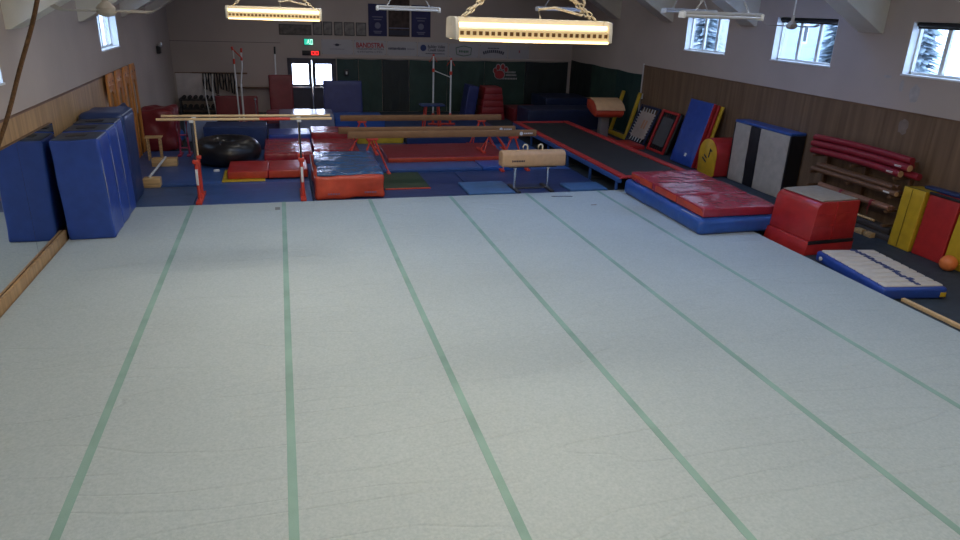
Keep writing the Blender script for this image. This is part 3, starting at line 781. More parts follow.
standing_mat(12.92, 13.66, 1.74, -3.775, -3.03, 'nearest tall blue crash mat standing by the end of mirror', ZM)
standing_mat(13.68, 14.36, 1.76, -3.775, -3.03, 'second tall blue crash mat standing behind the nearest one', ZM)
standing_mat(14.38, 14.93, 1.78, -3.775, -3.03, 'third tall blue crash mat in the standing row', ZM)
t = thing('standing_mat', 'farthest and tallest rounded navy mat below the orange boards', 'mat', (-3.47, 15.62, .08), group='blue crash mats standing by the mirror')
B().soft((0, 0, .95), (.82, 1.15, 1.90), .12, 8, .02, 2, 33).build('cover', v_navy, t)
B().tube([(.38, -.5, 1.86), (.38, .5, 1.86)], .012, 6).build('piping', seam_w, t)
# curved blue mat leaning behind
t = thing('folded_mat', 'curved navy mat bent upright between blue mats and orange boards', 'mat', (-3.70, 17.22, .08))
poly = [(-.33, 0), (-.12, 0), (.0, .8), (.0, 1.3), (-.06, 1.6), (-.16, 1.74), (-.26, 1.66), (-.2, 1.3), (-.22, .8)]
B().prism(poly, 1.7, basis((.25, .85, 0), (1, 0, 0), (0, 0, 1)), .02).build('pad', v_navy, t)

# ---- orange boards standing behind them
def arch_board(y, label, h=2.38):
    t = thing('orange_board', label, 'board', (-3.86, y, .08), group='orange boards leaning on the left wall')
    wv = .36
    poly = [(-wv, 0), (-wv+.10, 0), (-wv+.17, 1.62)]
    for i in range(9):
        a = math.pi*(1-i/8); poly.append((.19*math.cos(a), 1.70+.30*math.sin(a)))
    poly += [(wv-.17, 1.62), (wv-.10, 0), (wv, 0), (wv-.04, h-.12), (wv-.12, h), (-wv+.12, h), (-wv+.04, h-.12)]
    B().prism(poly, .05, basis((0, 0, 0), (0, 1, 0), (0, 0, 1)), .008).build('board', wood_o, t)
    bb = B()
    for zz in (2.12, 2.26):
        bb.span((.048, -.22, zz-.012), (.062, .22, zz+.012), .004)
    bb.build('cleat', wood_o, t)
    for s in (-1, 1): B().lathe([(.018, 0), (.018, .008)], 10, basis((.05, s*.16, 2.2), (0, 1, 0), (0, 0, 1))).build('bolt', dark_metal, t)
for y, l in ((18.05, 'nearest orange wooden arched board standing above blue mats'), (18.95, 'second orange wooden arched board standing above blue mats'), (19.85, 'third orange wooden arched board standing above blue mats'), (20.75, 'farthest orange wooden arched board by the end of panelling')):
    arch_board(y, l)

# ---- things at the far left
t = thing('covered_trolley', 'maroon vinyl cover draped over a trolley by left wall', 'cover', (-3.45, 21.75, 0))
B().soft((0, 0, .60), (.88, 1.1, 1.2), .10, 12, .075, 3.4, 5).build('cover', v_maroon, t)
B().box((-.46, -.5, .55), (.05, .05, 1.1), .006).build('post', wood_o, t)
t = thing('wooden_stool_frame', 'small pale wooden trestle frame before maroon cover', 'trestle', (-3.38, 19.9, .08))
for x in (-.16, .14):
    for y in (-.12, .12): B().box((x, y, .29), (.035, .035, .58), .004).build('leg', wood_l, t)
B().box((-.01, 0, .595), (.42, .32, .03), .005).build('top', wood_l, t)
# low practice beam on two wooden blocks
t = thing('low_practice_beam', 'low beam rod resting on two wooden blocks, far left', 'beam', (-3.0, 17.9, .08))
B().box((-.02, -1.02, .10), (.36, .28, .20), .01).build('block', wood_l, t)
B().box((-.05, 1.18, .10), (.60, .26, .20), .01).build('block', wood_l, t)
B().tube([(-.06, -1.0, .225), (-.02, 1.15, .225)], .028, 10).build('rod', metal_w, t)
t = thing('pedestal_stand', 'pink red tubular pedestal stand left of black tube', 'stand', (-2.72, 20.4, .08))
pk = mat('pink_red_metal', (.34, .04, .09), .4)
for s in (-1, 1):
    B().tube([(s*.12, 0, .02), (s*.10, 0, .5), (s*.11, 0, .92)], .028, 10).build('post', pk, t)
    B().box((s*.12, 0, .02), (.10, .5, .04), .006).build('foot', pk, t)
B().tube([(-.11, 0, .55), (.11, 0, .55)], .02, 8).build('crossbar', pk, t); B().tube([(-.11, 0, .2), (.11, 0, .2)], .02, 8).build('crossbar', pk, t)
t = thing('panel_mat', 'pale blue panel standing behind the pink stand', 'mat', (-2.50, 22.75, 0.02), rot=(R(-8), 0, 0))
B().soft((0, 0, .33), (.95, .10, .66), .03, 6, .01, 3, 2).build('cover', vinyl('pale_blue', (.20, .25, .40), .4), t)
tag(B().ball((-3.2, 22.75, .22), .22).build('exercise_ball', v_blue2), 'blue ball behind the maroon cover, far left', 'ball')

# ---- black inflated tube
dn = thing('inflated_tube', 'large black inflated tractor tube lying on blue mats', 'inner tube', (-1.52, 19.28, .08))
Rm, rr = .52, .335
B().lathe([(Rm+rr*math.cos(2*math.pi*k/20), rr*.98+rr*.98*math.sin(2*math.pi*k/20)) for k in range(20)], 48, close=True).build('tube', mat('black_rubber', (.012, .011, .012), .30, bump=.12, bscale=6), dn)
B().tube([(-.1, -.70, .60), (-.12, -.73, .66)], .012, 8).build('valve', chrome, dn)
tag(B().soft((-1.75, 18.25, .105), (.14, .10, .05), .015, 2, .006, 6, 4).build('chalk_block', mat('chalk', (.7, .7, .68), .9)), 'white chalk block on blue mat before black tube', 'chalk')

# ---- blue base mats of the apparatus zone
def flat_mat(x0, x1, y0, y1, z0, z1, m, label, name='landing_mat', cat='mat', seed=0, amp=.006, group=None, folds=0, foldaxis=0, edge=None, bev=.02):
    t = thing(name, label, cat, ((x0+x1)/2, (y0+y1)/2, z0), group=group)
    dx, dy, h = x1-x0, y1-y0, z1-z0
    n = max(1, folds)
    for i in range(n):
        if foldaxis == 0: c, d = (-dx/2+dx*(i+.5)/n, 0, h/2), (dx/n-.006, dy, h)
        else: c, d = (0, -dy/2+dy*(i+.5)/n, h/2), (dx, dy/n-.006, h)
        B().soft(c, d, min(bev, h*.4), 7, amp, 2.5, seed+i).build('panel' if n > 1 else 'cover', m, t)
        if edge is not None:
            sgn = -1
            if foldaxis == 0: B().span((c[0]-d[0]/2+.02, -dy/2-.004, .015), (c[0]+d[0]/2-.02, -dy/2+.006, h-.02), .003).build('side_panel', edge, t)
    return t
BG = 'blue base mats under the apparatus'
v_fb2 = vinyl('floor_blue_grey', (.052, .095, .20), .45, .1, 6)
flat_mat(-3.85, -1.98, 15.0, 16.75, 0, .08, v_fb2, 'grey blue base mat at far left edge of floor carpet', seed=1, group=BG)
flat_mat(-1.97, .48, 15.0, 17.0, 0, .08, v_floorblue, 'blue base mat below the parallel bars', seed=2, group=BG)
flat_mat(.49, 4.2, 15.0, 17.55, 0, .08, v_navy, 'dark blue base mat below the crash block', seed=3, group=BG)
flat_mat(4.21, 7.55, 15.0, 17.55, 0, .08, v_navy, 'dark blue base mat below the pommel horse', seed=4, group=BG)
flat_mat(-3.85, .48, 17.01, 21.0, 0, .08, v_floorblue, 'blue base mat below the black tube', seed=5, group=BG)
flat_mat(.49, 7.55, 17.56, 22.4, 0, .08, v_floorblue, 'blue base mat below the balance beams', seed=6, group=BG)
flat_mat(-2.2, 2.4, 22.5, 25.6, 0, .10, v_navy, 'navy base mat before the back wall doors', seed=7, group=BG)
flat_mat(2.5, 7.4, 22.5, 26.5, 0, .10, v_navy, 'navy base mat below the uneven bars', seed=8, group=BG)

# ---- parallel bars
pb = thing('parallel_bars', 'parallel bars with wooden rails and red uprights', 'parallel bars', (-.78, 15.55, .08))
for y, dx0 in ((-.22, 0), (.24, .03)):
    B().tube([(-1.74+dx0, y, 1.745), (1.74, y, 1.745)], .027, 14).build('rail', wood_rail, pb)
    for x in (-1.08, 1.06):
        B().tube([(x, y, .02), (x, y, .85)], .038, 12).build('upright', red_metal, pb)
        B().tube([(x, y, .85), (x, y, 1.70)], .022, 10).build('extension_tube', wood_rail if y > 0 else dark_metal, pb)
        B().box((x, y, 1.705), (.09, .05, .06), .01).build('rail_clamp', metal_w, pb)
        B().box((x, y, .87), (.13, .11, .08), .015).build('lock_collar', red_metal, pb)
for x in (-1.08, 1.06):
    B().box((x, .02, .03), (.12, 1.0, .06), .012).build('base_foot', red_metal, pb)
    B().box((x-.001, -.272, .55), (.05, .008, .34), .002).build('height_label', metal_w, pb)
B().tube([(.26, -.22, 1.745), (.88, -.22, 1.745)], .032, 14).build('rail_wrap', red_metal, pb)

# ---- red folding mat with a yellow one under it
flat_mat(-1.55, -.55, 17.03, 18.3, .08, .11, v_yellow, 'thin yellow mat under the red folding mat', seed=9)
flat_mat(-1.42, .46, 17.22, 18.42, .111, .30, v_red, 'red two-panel folding mat behind the parallel bars', name='folding_mat', seed=10, folds=2, edge=v_orange)
# stacked far mats with window sheen
flat_mat(-.60, .66, 18.9, 21.2, .08, .36, v_redsheen, 'red landing mat right of the black tube', seed=11)
flat_mat(.70, 1.92, 19.0, 21.0, .08, .38, v_redsheen, 'glossy red landing mat left of beam ends', seed=12)
flat_mat(.72, 1.95, 21.15, 22.3, .08, .52, v_redsheen, 'glossy red landing mat below the far beam end', seed=13)
flat_mat(-.5, .70, 21.25, 22.35, 0, .46, v_blue, 'blue landing mat behind the red mats', seed=14)
flat_mat(-2.3, -.55, 21.4, 22.35, 0, .68, v_navy, 'thick navy mat behind the black tube', seed=15)
flat_mat(-.2, 1.6, 24.0, 25.5, .10, .62, vinyl('pale_sheen', (.25, .27, .38), .2), 'pale glossy mat before the exit doors', seed=16)
flat_mat(1.62, 3.3, 24.0, 25.4, .10, .50, v_blue2, 'bright blue mat before the green curtain', seed=17)
flat_mat(2.1, 3.55, 21.6, 22.35, .08, .40, v_yellow, 'yellow mat between the two far beams', seed=18)
flat_mat(2.6, 6.0, 18.45, 20.4, .08, .29, vinyl('dark_red', (.23, .020, .028), .32), 'long red landing mat below balance beams', seed=19, edge=v_orange)
flat_mat(2.35, 5.0, 17.58, 18.42, .08, .17, v_floorblue, 'low blue mat before the long red mat', seed=20)
flat_mat(5.02, 6.4, 17.58, 18.42, .08, .18, v_blue2, 'small bright blue mat right of the low blue mat', seed=21)
flat_mat(3.6, 6.9, 21.3, 22.35, .08, .32, v_navy, 'navy mat below the far balance beam', seed=22)

# ---- crash block: orange red with blue grey top
cb = thing('crash_block', 'orange red crash mat with shiny blue grey top', 'crash mat', (1.30, 16.42, .08))
B().soft((0, 0, .265), (1.52, 2.60, .53), .07, 12, .05, 2.8, 41).build('cover', v_orange, cb)
B().soft((.02, .02, .545), (1.44, 2.50, .06), .02, 12, .034, 2.6, 42).build('top_panel', v_tealtop, cb)
B().tube([(-.76, -1.25, .50), (-.775, 0, .49), (-.76, 1.2, .50)], .009, 6).build('piping', seam_w, cb)
bb = B()
for x0 in (-.5, .30):
    for i in range(5): bb.span((x0+.055*i, -1.336, .12+.02*(x0 > 0)), (x0+.055*i+.04, -1.325, .155+.02*(x0 > 0)))
bb.build('faded_print', mat('faded_ink', (.22, .10, .16), .7), cb)
t = flat_mat(2.15, 3.25, 15.85, 17.50, .08, .105, v_green, 'thin dark green mat beside the crash block', seed=23)
B().span((-.53, -.845, .0), (.55, -.80, .03), .006).build('edge_strip', v_orange, t)
flat_mat(4.0, 5.14, 15.08, 16.2, .08, .13, vinyl('steel_blue', (.05, .14, .30), .4), 'thin steel blue mat left of pommel horse', seed=24)
flat_mat(6.52, 7.5, 15.05, 15.75, .08, .14, vinyl('steel_blue', (.05, .14, .30), .4), 'thin steel blue mat right of pommel horse', seed=25)

# ---- pommel horse
ph = thing('pommel_horse', 'tan leather pommel horse on two steel legs', 'pommel horse', (5.65, 15.48, .08))
def horse_body():
    t_ = B(); prof = [(-.155, -.05), (-.175, .02), (-.17, .22), (-.14, .29), (-.06, .325), (.06, .325), (.14, .29), (.17, .22), (.175, .02), (.155, -.05)]
    t_.prism(prof, 1.60, basis((-.80, 0, 0), (0, 1, 0), (0, 0, 1)), .035); return t_
o = horse_body().build('body', tan, ph, (0, 0, .63))
B().box((0, 0, .575), (1.2, .2, .05), .01).build('under_frame', dark_metal, ph)
for x in (-.19, .19):
    pts = [(x-.0, -.0, .0)]
    bb = B(); bb.tube([(x-.055, 0, .94)]+[(x-.055*math.cos(a), 0, 1.03+.055*math.sin(a)) for a in [math.pi*k_/8 for k_ in range(9)]]+[(x+.055, 0, .94)], .019, 10)
    bb.build('pommel', mat('pommel_cream', (.72, .62, .42), .45), ph)
for x in (-.42, .42):
    B().tube([(x, 0, .04), (x, 0, .58)], .030, 12).build('leg', chrome, ph)
    B().tube([(x, 0, .50), (x, 0, .59)], .036, 12).build('leg_sleeve', metal_w, ph)
    B().box((x, 0, .025), (.10, .78, .05), .012).build('foot', dark_metal, ph)
B().tube([(-.42, 0, .03), (.42, 0, .03)], .018, 8).build('base_bar', dark_metal, ph)
bb = B()
for i in range(7): bb.span((-.53+.042*i, -.181, .71), (-.53+.042*i+.03, -.168, .745))
bb.span((-.56, -.181, .70), (-.545, -.168, .755)); bb.build('lettering', ink, ph)

# ---- balance beams
def beam(x0, x1, y, ztop, label, endlogo, z0):
    t = thing('balance_beam', label, 'balance beam', ((x0+x1)/2, y, z0), group='balance beams'); h = ztop-z0; L = (x1-x0)/2
    prof = [(-.05, h-.165), (-.06, h-.13), (-.066, h-.08), (-.06, h-.02), (-.045, h), (.045, h), (.06, h-.02), (.066, h-.08), (.06, h-.13), (.05, h-.165)]
    B().prism(prof, 2*L, basis((-L, 0, 0), (0, 1, 0), (0, 0, 1)), .006).build('beam', wood_beam, t)
    for s in (-1, 1):
        B().span((s*L-(.03 if s > 0 else -.0)-.0, -.068, h-.168), (s*L+(.012 if s > 0 else -.012), .068, h+.002), .006).build('end_cap', wood_beam, t)
        xl = s*(L-.62)
        for q in (-1, 1):
            B().tube([(xl+q*.05, 0, h-.20), (xl+q*.36, -.26*q*0, .05)], .026, 10).build('leg', red_metal, t)
            B().box((xl+q*.36, 0, .025), (.09, .75, .05), .01).build('foot', red_metal, t)
            B().tube([(xl+q*.36, -.36, .05), (xl+q*.18, -.02, h*.5)], .014, 8)  .build('brace', red_metal, t)
        B().box((xl, 0, h-.19), (.26, .11, .06), .01).build('mount', red_metal, t)
    if endlogo:
        bb = B(); bb.lathe([(.05, 0), (.05, .003)], 16, basis((L-.42, -.067, h-.085), (1, 0, 0), (0, 0, 1)))
        for i in range(5): bb.span((L-.34+.05*i, -.071, h-.10), (L-.34+.05*i+.036, -.064, h-.065))
        bb.build('logo', metal_w, t)
    return t
beam(1.50, 6.50, 17.70, 1.13, 'nearest brown balance beam on red legs with white logo', True, .08)
beam(1.38, 6.38, 19.15, 1.00, 'middle brown balance beam close behind the nearest one', True, .29)
beam(1.58, 6.52, 21.0, 1.05, 'farthest brown balance beam before the green curtain', False, .08)

# ---- uneven bars at the back
def upright(b_, x, y, z0, z1, r=.03): return b_.tube([(x, y, z0), (x, y, z1)], r, 10)
ub = thing('uneven_bars', 'white uneven bar uprights with red joints before green curtain', 'uneven bars', (5.47, 25.0, .10))
for (x, h) in ((-.28, 2.42), (.36, 2.30)):
    for yy in (0,):
        upright(B(), x, yy, .3, h).build('upright', metal_w, ub)
        B().tube([(x, yy, 0), (x, yy, .42)], .05, 10).build('base_post', red_metal, ub)
        B().lathe([(.045, 0), (.05, .02), (.05, .10), (.045, .12)], 12, Matrix.Translation((x, yy, h*.77))).build('joint', red_metal, ub)
        B().ball((x, yy, h+.01), .042, n=10).build('end_cap', red_metal, ub)
    for q in (-1, 1): B().tube([(x, 0, h), (x+q*.14, .05, h-.22)], .012, 6).build('cable_arm', red_metal, ub)
B().tube([(-.28, 0, 1.92), (.36, 0, 1.68)], .016, 8).build('spreader', metal_w, ub)
B().box((.04, 0, .03), (1.0, .12, .06), .01).build('base_beam', red_metal, ub)
st = thing('spotting_table', 'small spotting table with red splayed legs by uneven bars', 'table', (4.98, 24.2, .10))
B().box((0, 0, .82), (.85, .5, .06), .015).build('top', v_navy, st)
for sx_ in (-1, 1):
    for sy_ in (-1, 1): B().tube([(sx_*.22, sy_*.14, .80), (sx_*.30, sy_*.20, 0)], .03, 8).build('leg', red_metal, st)
B().tube([(-.27, -.18, .35), (.27, -.18, .35)], .02, 8).build('stretcher', red_metal, st)
# blocks behind
t = thing('spotting_block', 'red trapezoid block stack before the green curtain', 'block', (7.95, 27.1, .0))
for i in range(5):
    w0 = .50-.035*i; w1 = .50-.035*(i+1); z0 = .25*i
    B().prism([(-w0, z0+.004), (w0, z0+.004), (w1+.004, z0+.246), (-w1-.004, z0+.246)], .9, basis((0, .45, 0), (1, 0, 0), (0, 0, 1)), .012).build('layer', vinyl('brick_red', (.27, .020, .022), .45), t)
t = thing('leaning_mat', 'blue mat leaning against the red block stack', 'mat', (7.0, 27.2, 0), rot=(0, R(9), 0))
B().soft((0, 0, .65), (.42, .8, 1.30), .03, 6, .01, 3, 8).build('cover', vinyl('deep_blue', (.022, .030, .14), .4), t)
# standing panels before the back wall
t = thing('upright_mat', 'large dark blue panel mat standing before the exit door', 'mat', (2.08, 26.1, 0), rot=(R(-6), 0, 0))
B().soft((0, 0, .76), (1.38, .14, 1.52), .03, 8, .012, 2, 9).build('cover', vinyl('deep_blue', (.022, .030, .14), .4), t)
t = thing('upright_mat', 'wide low red mat standing on edge at back left', 'mat', (-1.65, 26.9, 0), rot=(R(-5), 0, 0))
B().soft((0, 0, .44), (1.46, .2, .88), .03, 8, .012, 2, 10).build('cover', v_maroon, t)
t = thing('upright_mat', 'tall maroon mat standing beside the exit door', 'mat', (-.08, 27.0, 0), rot=(R(-4), 0, 0))
B().soft((0, 0, .81), (.84, .22, 1.62), .04, 8, .012, 2, 12).build('cover', v_maroon, t)
# bar uprights at back left
t = thing('bar_upright', 'tall white bar uprights with red tips behind parallel bars', 'uprights', (-1.45, 26.2, 0))
B().tube([(-.10, -.12, .0), (-.13, 0, 1.9), (-.14, 0, 2.50)], .026, 10).build('pole', metal_w, t)
B().tube([(.02, .25, 1.35), (.10, .25, 1.9), (.12, .25, 2.45)], .026, 10).build('pole', metal_w, t)
for p, q in (((-.14, 0, 2.50), (-.17, 0, 2.62)), ((.12, .25, 2.42), (.13, .25, 2.56)), ((-.135, 0, 2.05), (-.13, 0, 2.22)), ((.11, .25, 2.15), (.115, .25, 2.25))):
    B().tube([p, q], .038, 10).build('red_tip', red_metal, t)
B().tube([(-.16, 0, 2.56), (.13, .25, 2.22)], .022, 8).build('brace', red_metal, t)
B().tube([(.02, .25, 0), (.02, .25, 1.36)], .035, 10).build('lower_post', metal_w, t)
for x_, y_ in ((-.10, -.12), (.02, .25)): B().lathe([(.14, 0), (.14, .03), (.05, .05)], 16, Matrix.Translation((x_, y_, 0))).build('base', red_metal, t)
t = thing('leaning_pole', 'white pole with black tip leaning behind tall maroon mat', 'pole', (-.28, 27.5, 0))
B().tube([(0, 0, 0), (.06, .18, 2.3)], .03, 10).build('pole', metal_w, t); B().tube([(.06, .18, 2.3), (.067, .2, 2.56)], .036, 10).build('tip', black, t)
for i, (x, dx, y) in enumerate(((-2.55, .28, 28.0), (-2.30, .26, 28.0))):
    o = B().tube([(x-dx/2, y-.3, 0), (x-dx/2-.1, y-.1, .75), (x-dx, y+.7, 1.45)], .022, 8).build('leaning_pole', metal_w)
    tag(o, ('left' if i == 0 else 'right')+' one of two short silver poles leaning near the straps', 'pole', 'short leaning poles')
t = thing('wall_shelf', 'narrow dark shelf on back wall behind the low red mat', 'shelf', (-.95, YB, .95))
B().span((-.75, -.22, 0), (.75, 0, .03)).build('board', wood_d, t)
for x in (-.6, .6): B().span((x-.015, -.2, -.15), (x+.015, 0, 0)).build('bracket', dark_metal, t)
t = thing('microphone_stand', 'thin silver stand with a ball top at back left', 'stand', (-.98, 26.0, 0))
B().tube([(0, 0, .02), (0, 0, .85)], .014, 8).build('pole', chrome, t); B().ball((0, 0, .88), .045, n=12).build('knob', chrome, t); B().lathe([(.14, 0), (.14, .02), (.02, .035)], 18).build('base', dark_metal, t)
tag(B().soft((-.32, 25.9, .26), (.62, .35, .52), .05, 5, .012, 3, 31).build('foam_block', vinyl('dull_pink', (.25, .07, .10), .5)), 'dull pink foam block before the tall maroon mat', 'block')
t = thing('red_stool', 'red metal stool legs behind the black tube', 'stool', (-1.15, 22.9, .10))
B().box((0, 0, .56), (.55, .36, .05), .012).build('seat', v_redflat, t)
for sx_ in (-1, 1):
    for sy_ in (-1, 1): B().tube([(sx_*.18, sy_*.12, .54), (sx_*.22, sy_*.15, 0)], .026, 8).build('leg', red_metal, t)

# ---- long trampoline track
tr = thing('tumbling_trampoline', 'long black tumbling trampoline with red edge pads', 'trampoline', (8.68, 18.92, 0))
tx, ty, tz = 1.02, 4.22, .50
B().box((0, 0, tz-.04), (2*tx-.30, 2*ty-.3, .012)).build('bed', mat('tramp_bed', (.012, .013, .016), .6, bump=.1, bscale=90), tr)
for s in (-1, 1):
    for k in range(4):
        ya = -ty+2*ty*k/4; yb = -ty+2*ty*(k+1)/4
        B().soft((s*(tx-.09), (ya+yb)/2, tz-.02), (.20, yb-ya-.008, .055), .02, 5, .008, 3, k+s*10+50).build('edge_pad', v_redflat, tr)
    B().soft((0, s*(ty-.09), tz-.022), (2*tx-.40, .18, .05), .02, 5, .006, 3, 70+s).build('end_pad', v_redflat, tr)
    B().span((s*tx-.03, -ty+.05, .34), (s*tx+.03, ty-.05, .455), .008).build('side_rail', blue_metal, tr)
    for k in range(6):
        y = -ty+.3+(2*ty-.6)*k/5
        B().span((s*(tx-.03)-.03, y-.03, 0), (s*(tx-.03)+.03, y+.03, .36), .006).build('leg', blue_metal, tr)
for k in range(6):
    y = -ty+.3+(2*ty-.6)*k/5; B().tube([(-tx+.05, y, .06), (tx-.05, y, .06)], .02, 8).build('crossbar', dark_metal, tr)
bb = B()
for k in range(70):
    y = -ty+.3+(2*ty-.6)*k/69
    for s in (-1, 1): bb.tube([(s*.84, y, tz-.05), (s*.98, y, tz-.06)], .008, 4, caps=False)
o = bb.build('springs', chrome, tr); o['kind'] = 'stuff'

# ---- blue soft mat with the red folding mat on it
sm = thing('soft_landing_mat', 'thick bright blue soft mat at end of trampoline', 'mat', (8.56, 12.97, ZM))
o = B().soft((0, 0, .17), (1.74, 3.34, .34), .10, 10, .02, 1.8, 61).build('cover', v_blue2, sm)
for v in o.data.vertices: v.co.z *= 1+.07*v.co.y/1.67      # sags towards the near end
B().tube([(-.80, -1.58, .305), (-.84, -.9, .32)], .010, 6).build('piping', seam_w, sm)
rm = thing('folding_mat', 'glossy red three-panel mat lying on thick blue mat', 'mat', (8.65, 12.96, .472), rot=(R(.8), 0, 0))
for i in range(3):
    B().soft((0, -1.55+3.1*(i+.5)/3, .09), (1.70, 3.1/3-.008, .18), .02, 9, .026, 2.6, 62+i).build('panel', vinyl('crimson_gloss', (.34, .022, .045), .26, .9, 2.2), rm)
    B().span((-.858, -1.53+3.1*i/3, .02), (-.846, -1.57+3.1*(i+1)/3, .155), .004).build('side_panel', v_orange, rm)
# ---- red spotting block with beige top
sb = thing('spotting_block', 'large red vinyl block with beige carpet top and rounded edge', 'block', (9.80, 10.78, 0), rz=R(3))
prof = [(-.58, 0), (.56, 0), (.56, .27), (-.53, .27)]
B().prism(prof, 1.14, basis((0, .57, 0), (1, 0, 0), (0, 0, 1)), .015).build('base_layer', v_red, sb)
prof = [(-.50, .275), (.55, .275), (.53, 1.02), (-.30, 1.02), (-.36, 1.005), (-.42, .955), (-.45, .88)]
B().prism(prof, 1.10, basis((0, .55, 0), (1, 0, 0), (0, 0, 1)), .018).build('upper_layer', v_red, sb)
B().prism([(-.30, 1.018), (.50, 1.018), (.49, 1.05), (-.28, 1.05), (-.36, 1.03)], 1.04, basis((0, .52, 0), (1, 0, 0), (0, 0, 1)), .01).build('carpet_top', beige, sb)
B().span((-.54, -.578, .215), (.54, -.566, .285), .002).build('velcro_strip', black, sb)
B().span((-.008, -.566, .29), (.008, -.548, 1.0), .003).build('seam', v_redflat, sb)
bb = B()
for z in (.55, .78): bb.tube([(-.46, -.553, z), (.0, -.556, z+.01), (.53, -.553, z+.015)], .005, 5)
bb.build('crease_piping', v_redflat, sb)
tag(B().soft((9.75, 12.0, .10), (.7, .9, .2), .04, 6, .01, 2, 77).build('foam_mat', v_blue), 'small blue mat wedged behind the red block', 'mat')

# ---- inflated tumbling board with white ribbed top
ab = thing('air_board', 'blue sided air board with white ribbed top', 'air board', (9.73, 8.93, 0), rz=R(-8))
B().soft((0, 0, .10), (1.14, 1.88, .20), .05, 8, .006, 2, 81).build('body', v_blue, ab)
rib_m = mat('cream_vinyl', (.62, .57, .49), .5, var=.06, vscale=8)
for i in range(9):
    ya = -.88+1.76*(i+.5)/9
    B().soft((0, ya, .205), (1.04, 1.76/9-.022, .045), .022, 5, .003, 4, 82+i).build('rib', rib_m, ab)
bb = B(); rnd = random.Random(4)
for i in range(16):
    y = -.82+1.64*i/15; bb.box((.10+rnd.uniform(-.03, .03), y, .231), (.07+.07*rnd.random(), .085, .006), rot=RZ(rnd.uniform(-.5, .5)))
bb.build('lettering', ink_b, ab)
B().lathe([(.035, 0), (.04, .02), (.02, .03)], 14, basis((-.575, .75, .10), (0, 1, 0), (0, 0, 1)) @ Matrix.Rotation(math.pi, 4, 'Y')).build('valve', metal_w, ab)
B().span((.44, -.950, .04), (.54, -.934, .12), .003).build('tag', v_yellow, ab)

# ---- yellow and red mats standing on the right wall
def wall_mat(y0, y1, h, lean, m, label, thick=.45, xf=11.52):
    t = thing('standing_mat', label, 'mat', (xf, (y0+y1)/2, 0), group='coloured mats standing on the right wall', rot=(0, R(lean), 0))
    B().soft((thick/2, 0, h/2), (thick, y1-y0, h), .02, 7, .008, 2.5, int(y0*13)).build('cover', m, t)
    return t
t = wall_mat(10.02, 10.52, 1.20, 3, v_yellow, 'yellow standing mat next to the storage rack')
B().tube([(-.004, .03, .03), (-.006, .03, .6), (-.004, .03, 1.18)], .006, 6).build('piping', mat('dark_piping', (.16, .12, .02), .6), t)
B().box((.02, 0, 1.205), (.02, .46, .012)).build('piping', mat('dark_piping', (.16, .12, .02), .6), t)
t = wall_mat(9.33, 9.98, 1.20, 4, v_redflat, 'red standing mat between two yellow mats', .40, 11.56)
B().box((.0, 0, 1.195), (.05, .64, .05), .008).build('black_edge', black, t)
t = wall_mat(8.55, 9.29, 1.20, 4, v_yellow, 'yellow standing mat behind the orange ball', .40, 11.56)
B().box((.0, 0, 1.195), (.05, .72, .04), .008).build('black_edge', black, t)
wall_mat(7.7, 8.52, 1.18, 4, v_redflat, 'red standing mat at the right edge of view', .40, 11.56)
for (y0, y1, l) in ((9.4, 10.3, 'blue strap roll lying on top of the yellow and red mats'), (8.3, 9.3, 'blue mat roll lying behind red standing mat tops')):
    tag(B().soft((11.93, (y0+y1)/2, 1.22), (.20, y1-y0, .06), .02, 5, .01, 3, int(y0*3)).build('blue_pad', v_navy), l, 'pad')
bl = thing('ball', 'orange rubber ball before the yellow standing mat', 'ball', (11.38, 9.02, 0))
B().ball((0, 0, .145), .145, n=28).build('skin', mat('orange_rubber', (.75, .20, .05), .45, bump=.1, bscale=120), bl)

# ---- storage rack with poles and red padded rails on the right wall
rk = thing('storage_rack', 'dark wooden storage rack against the right wall', 'rack', (11.8, 11.95, 0))
for y in (-1.15, 0, 1.15):
    B().span((.16, y-.04, 0), (.26, y+.04, 1.60), .006).build('post', wood_d, rk)
    for z in (.32, .62, .92, 1.30): B().span((-.24, y-.03, z-.05), (.18, y+.03, z), .006).build('arm', wood_d, rk)
RG = 'stored rails on the rack'
def rail(name, y0, y1, x, z, r, m, label, bend=0, square=False, cap=None, dz=0):
    t = thing(name, label, 'rail', (x, (y0+y1)/2, z), group=RG); n = 12
    pts = []
    for i in range(n+1):
        q = i/n; yy = (q-.5)*(y1-y0); pts.append((bend*(1-(2*q-1)**2)*.3, yy, dz*(q-.5)+bend*(1-(2*q-1)**2)))
    if square: B().box((0, 0, 0), (r*1.6, y1-y0, r*2), .008).build('plank', m, t)
    else: B().tube(pts, r, 10).build('pole', m, t)
    if cap:
        B().tube([pts[0], (pts[0][0], pts[0][1]-.015, pts[0][2])], r*.9, 10).build('end_cap', cap, t)
        B().box((pts[1][0]-r*.9, pts[1][1], pts[1][2]), (.012, .16, .035), .002).build('label_sticker', metal_w, t)
    return t
redp_ = vinyl('padded_red', (.25, .015, .026), .4)
rail('padded_rail', 10.75, 13.25, 11.66, 1.37, .072, redp_, 'front lower red padded rail on top of storage rack', .03, cap=tan)
rail('padded_rail', 10.45, 13.20, 11.82, 1.37, .072, redp_, 'middle red padded rail on top of storage rack', .02)
rail('padded_rail', 10.60, 13.30, 11.69, 1.515, .072, redp_, 'upper front red padded rail on storage rack', .03, cap=tan)
rail('padded_rail', 10.70, 13.35, 11.85, 1.52, .072, redp_, 'upper back red padded rail on storage rack', .03)
rail('padded_rail', 10.65, 13.35, 11.77, 1.645, .072, redp_, 'topmost red padded rail on storage rack', .03)
rail('wooden_rail', 10.70, 13.1, 11.63, .977, .055, wood_l and wood('brown_rail', (.17, .085, .045), (1, .06, 1)), 'thick brown rail on the rack below red ones', 0, cap=tan)
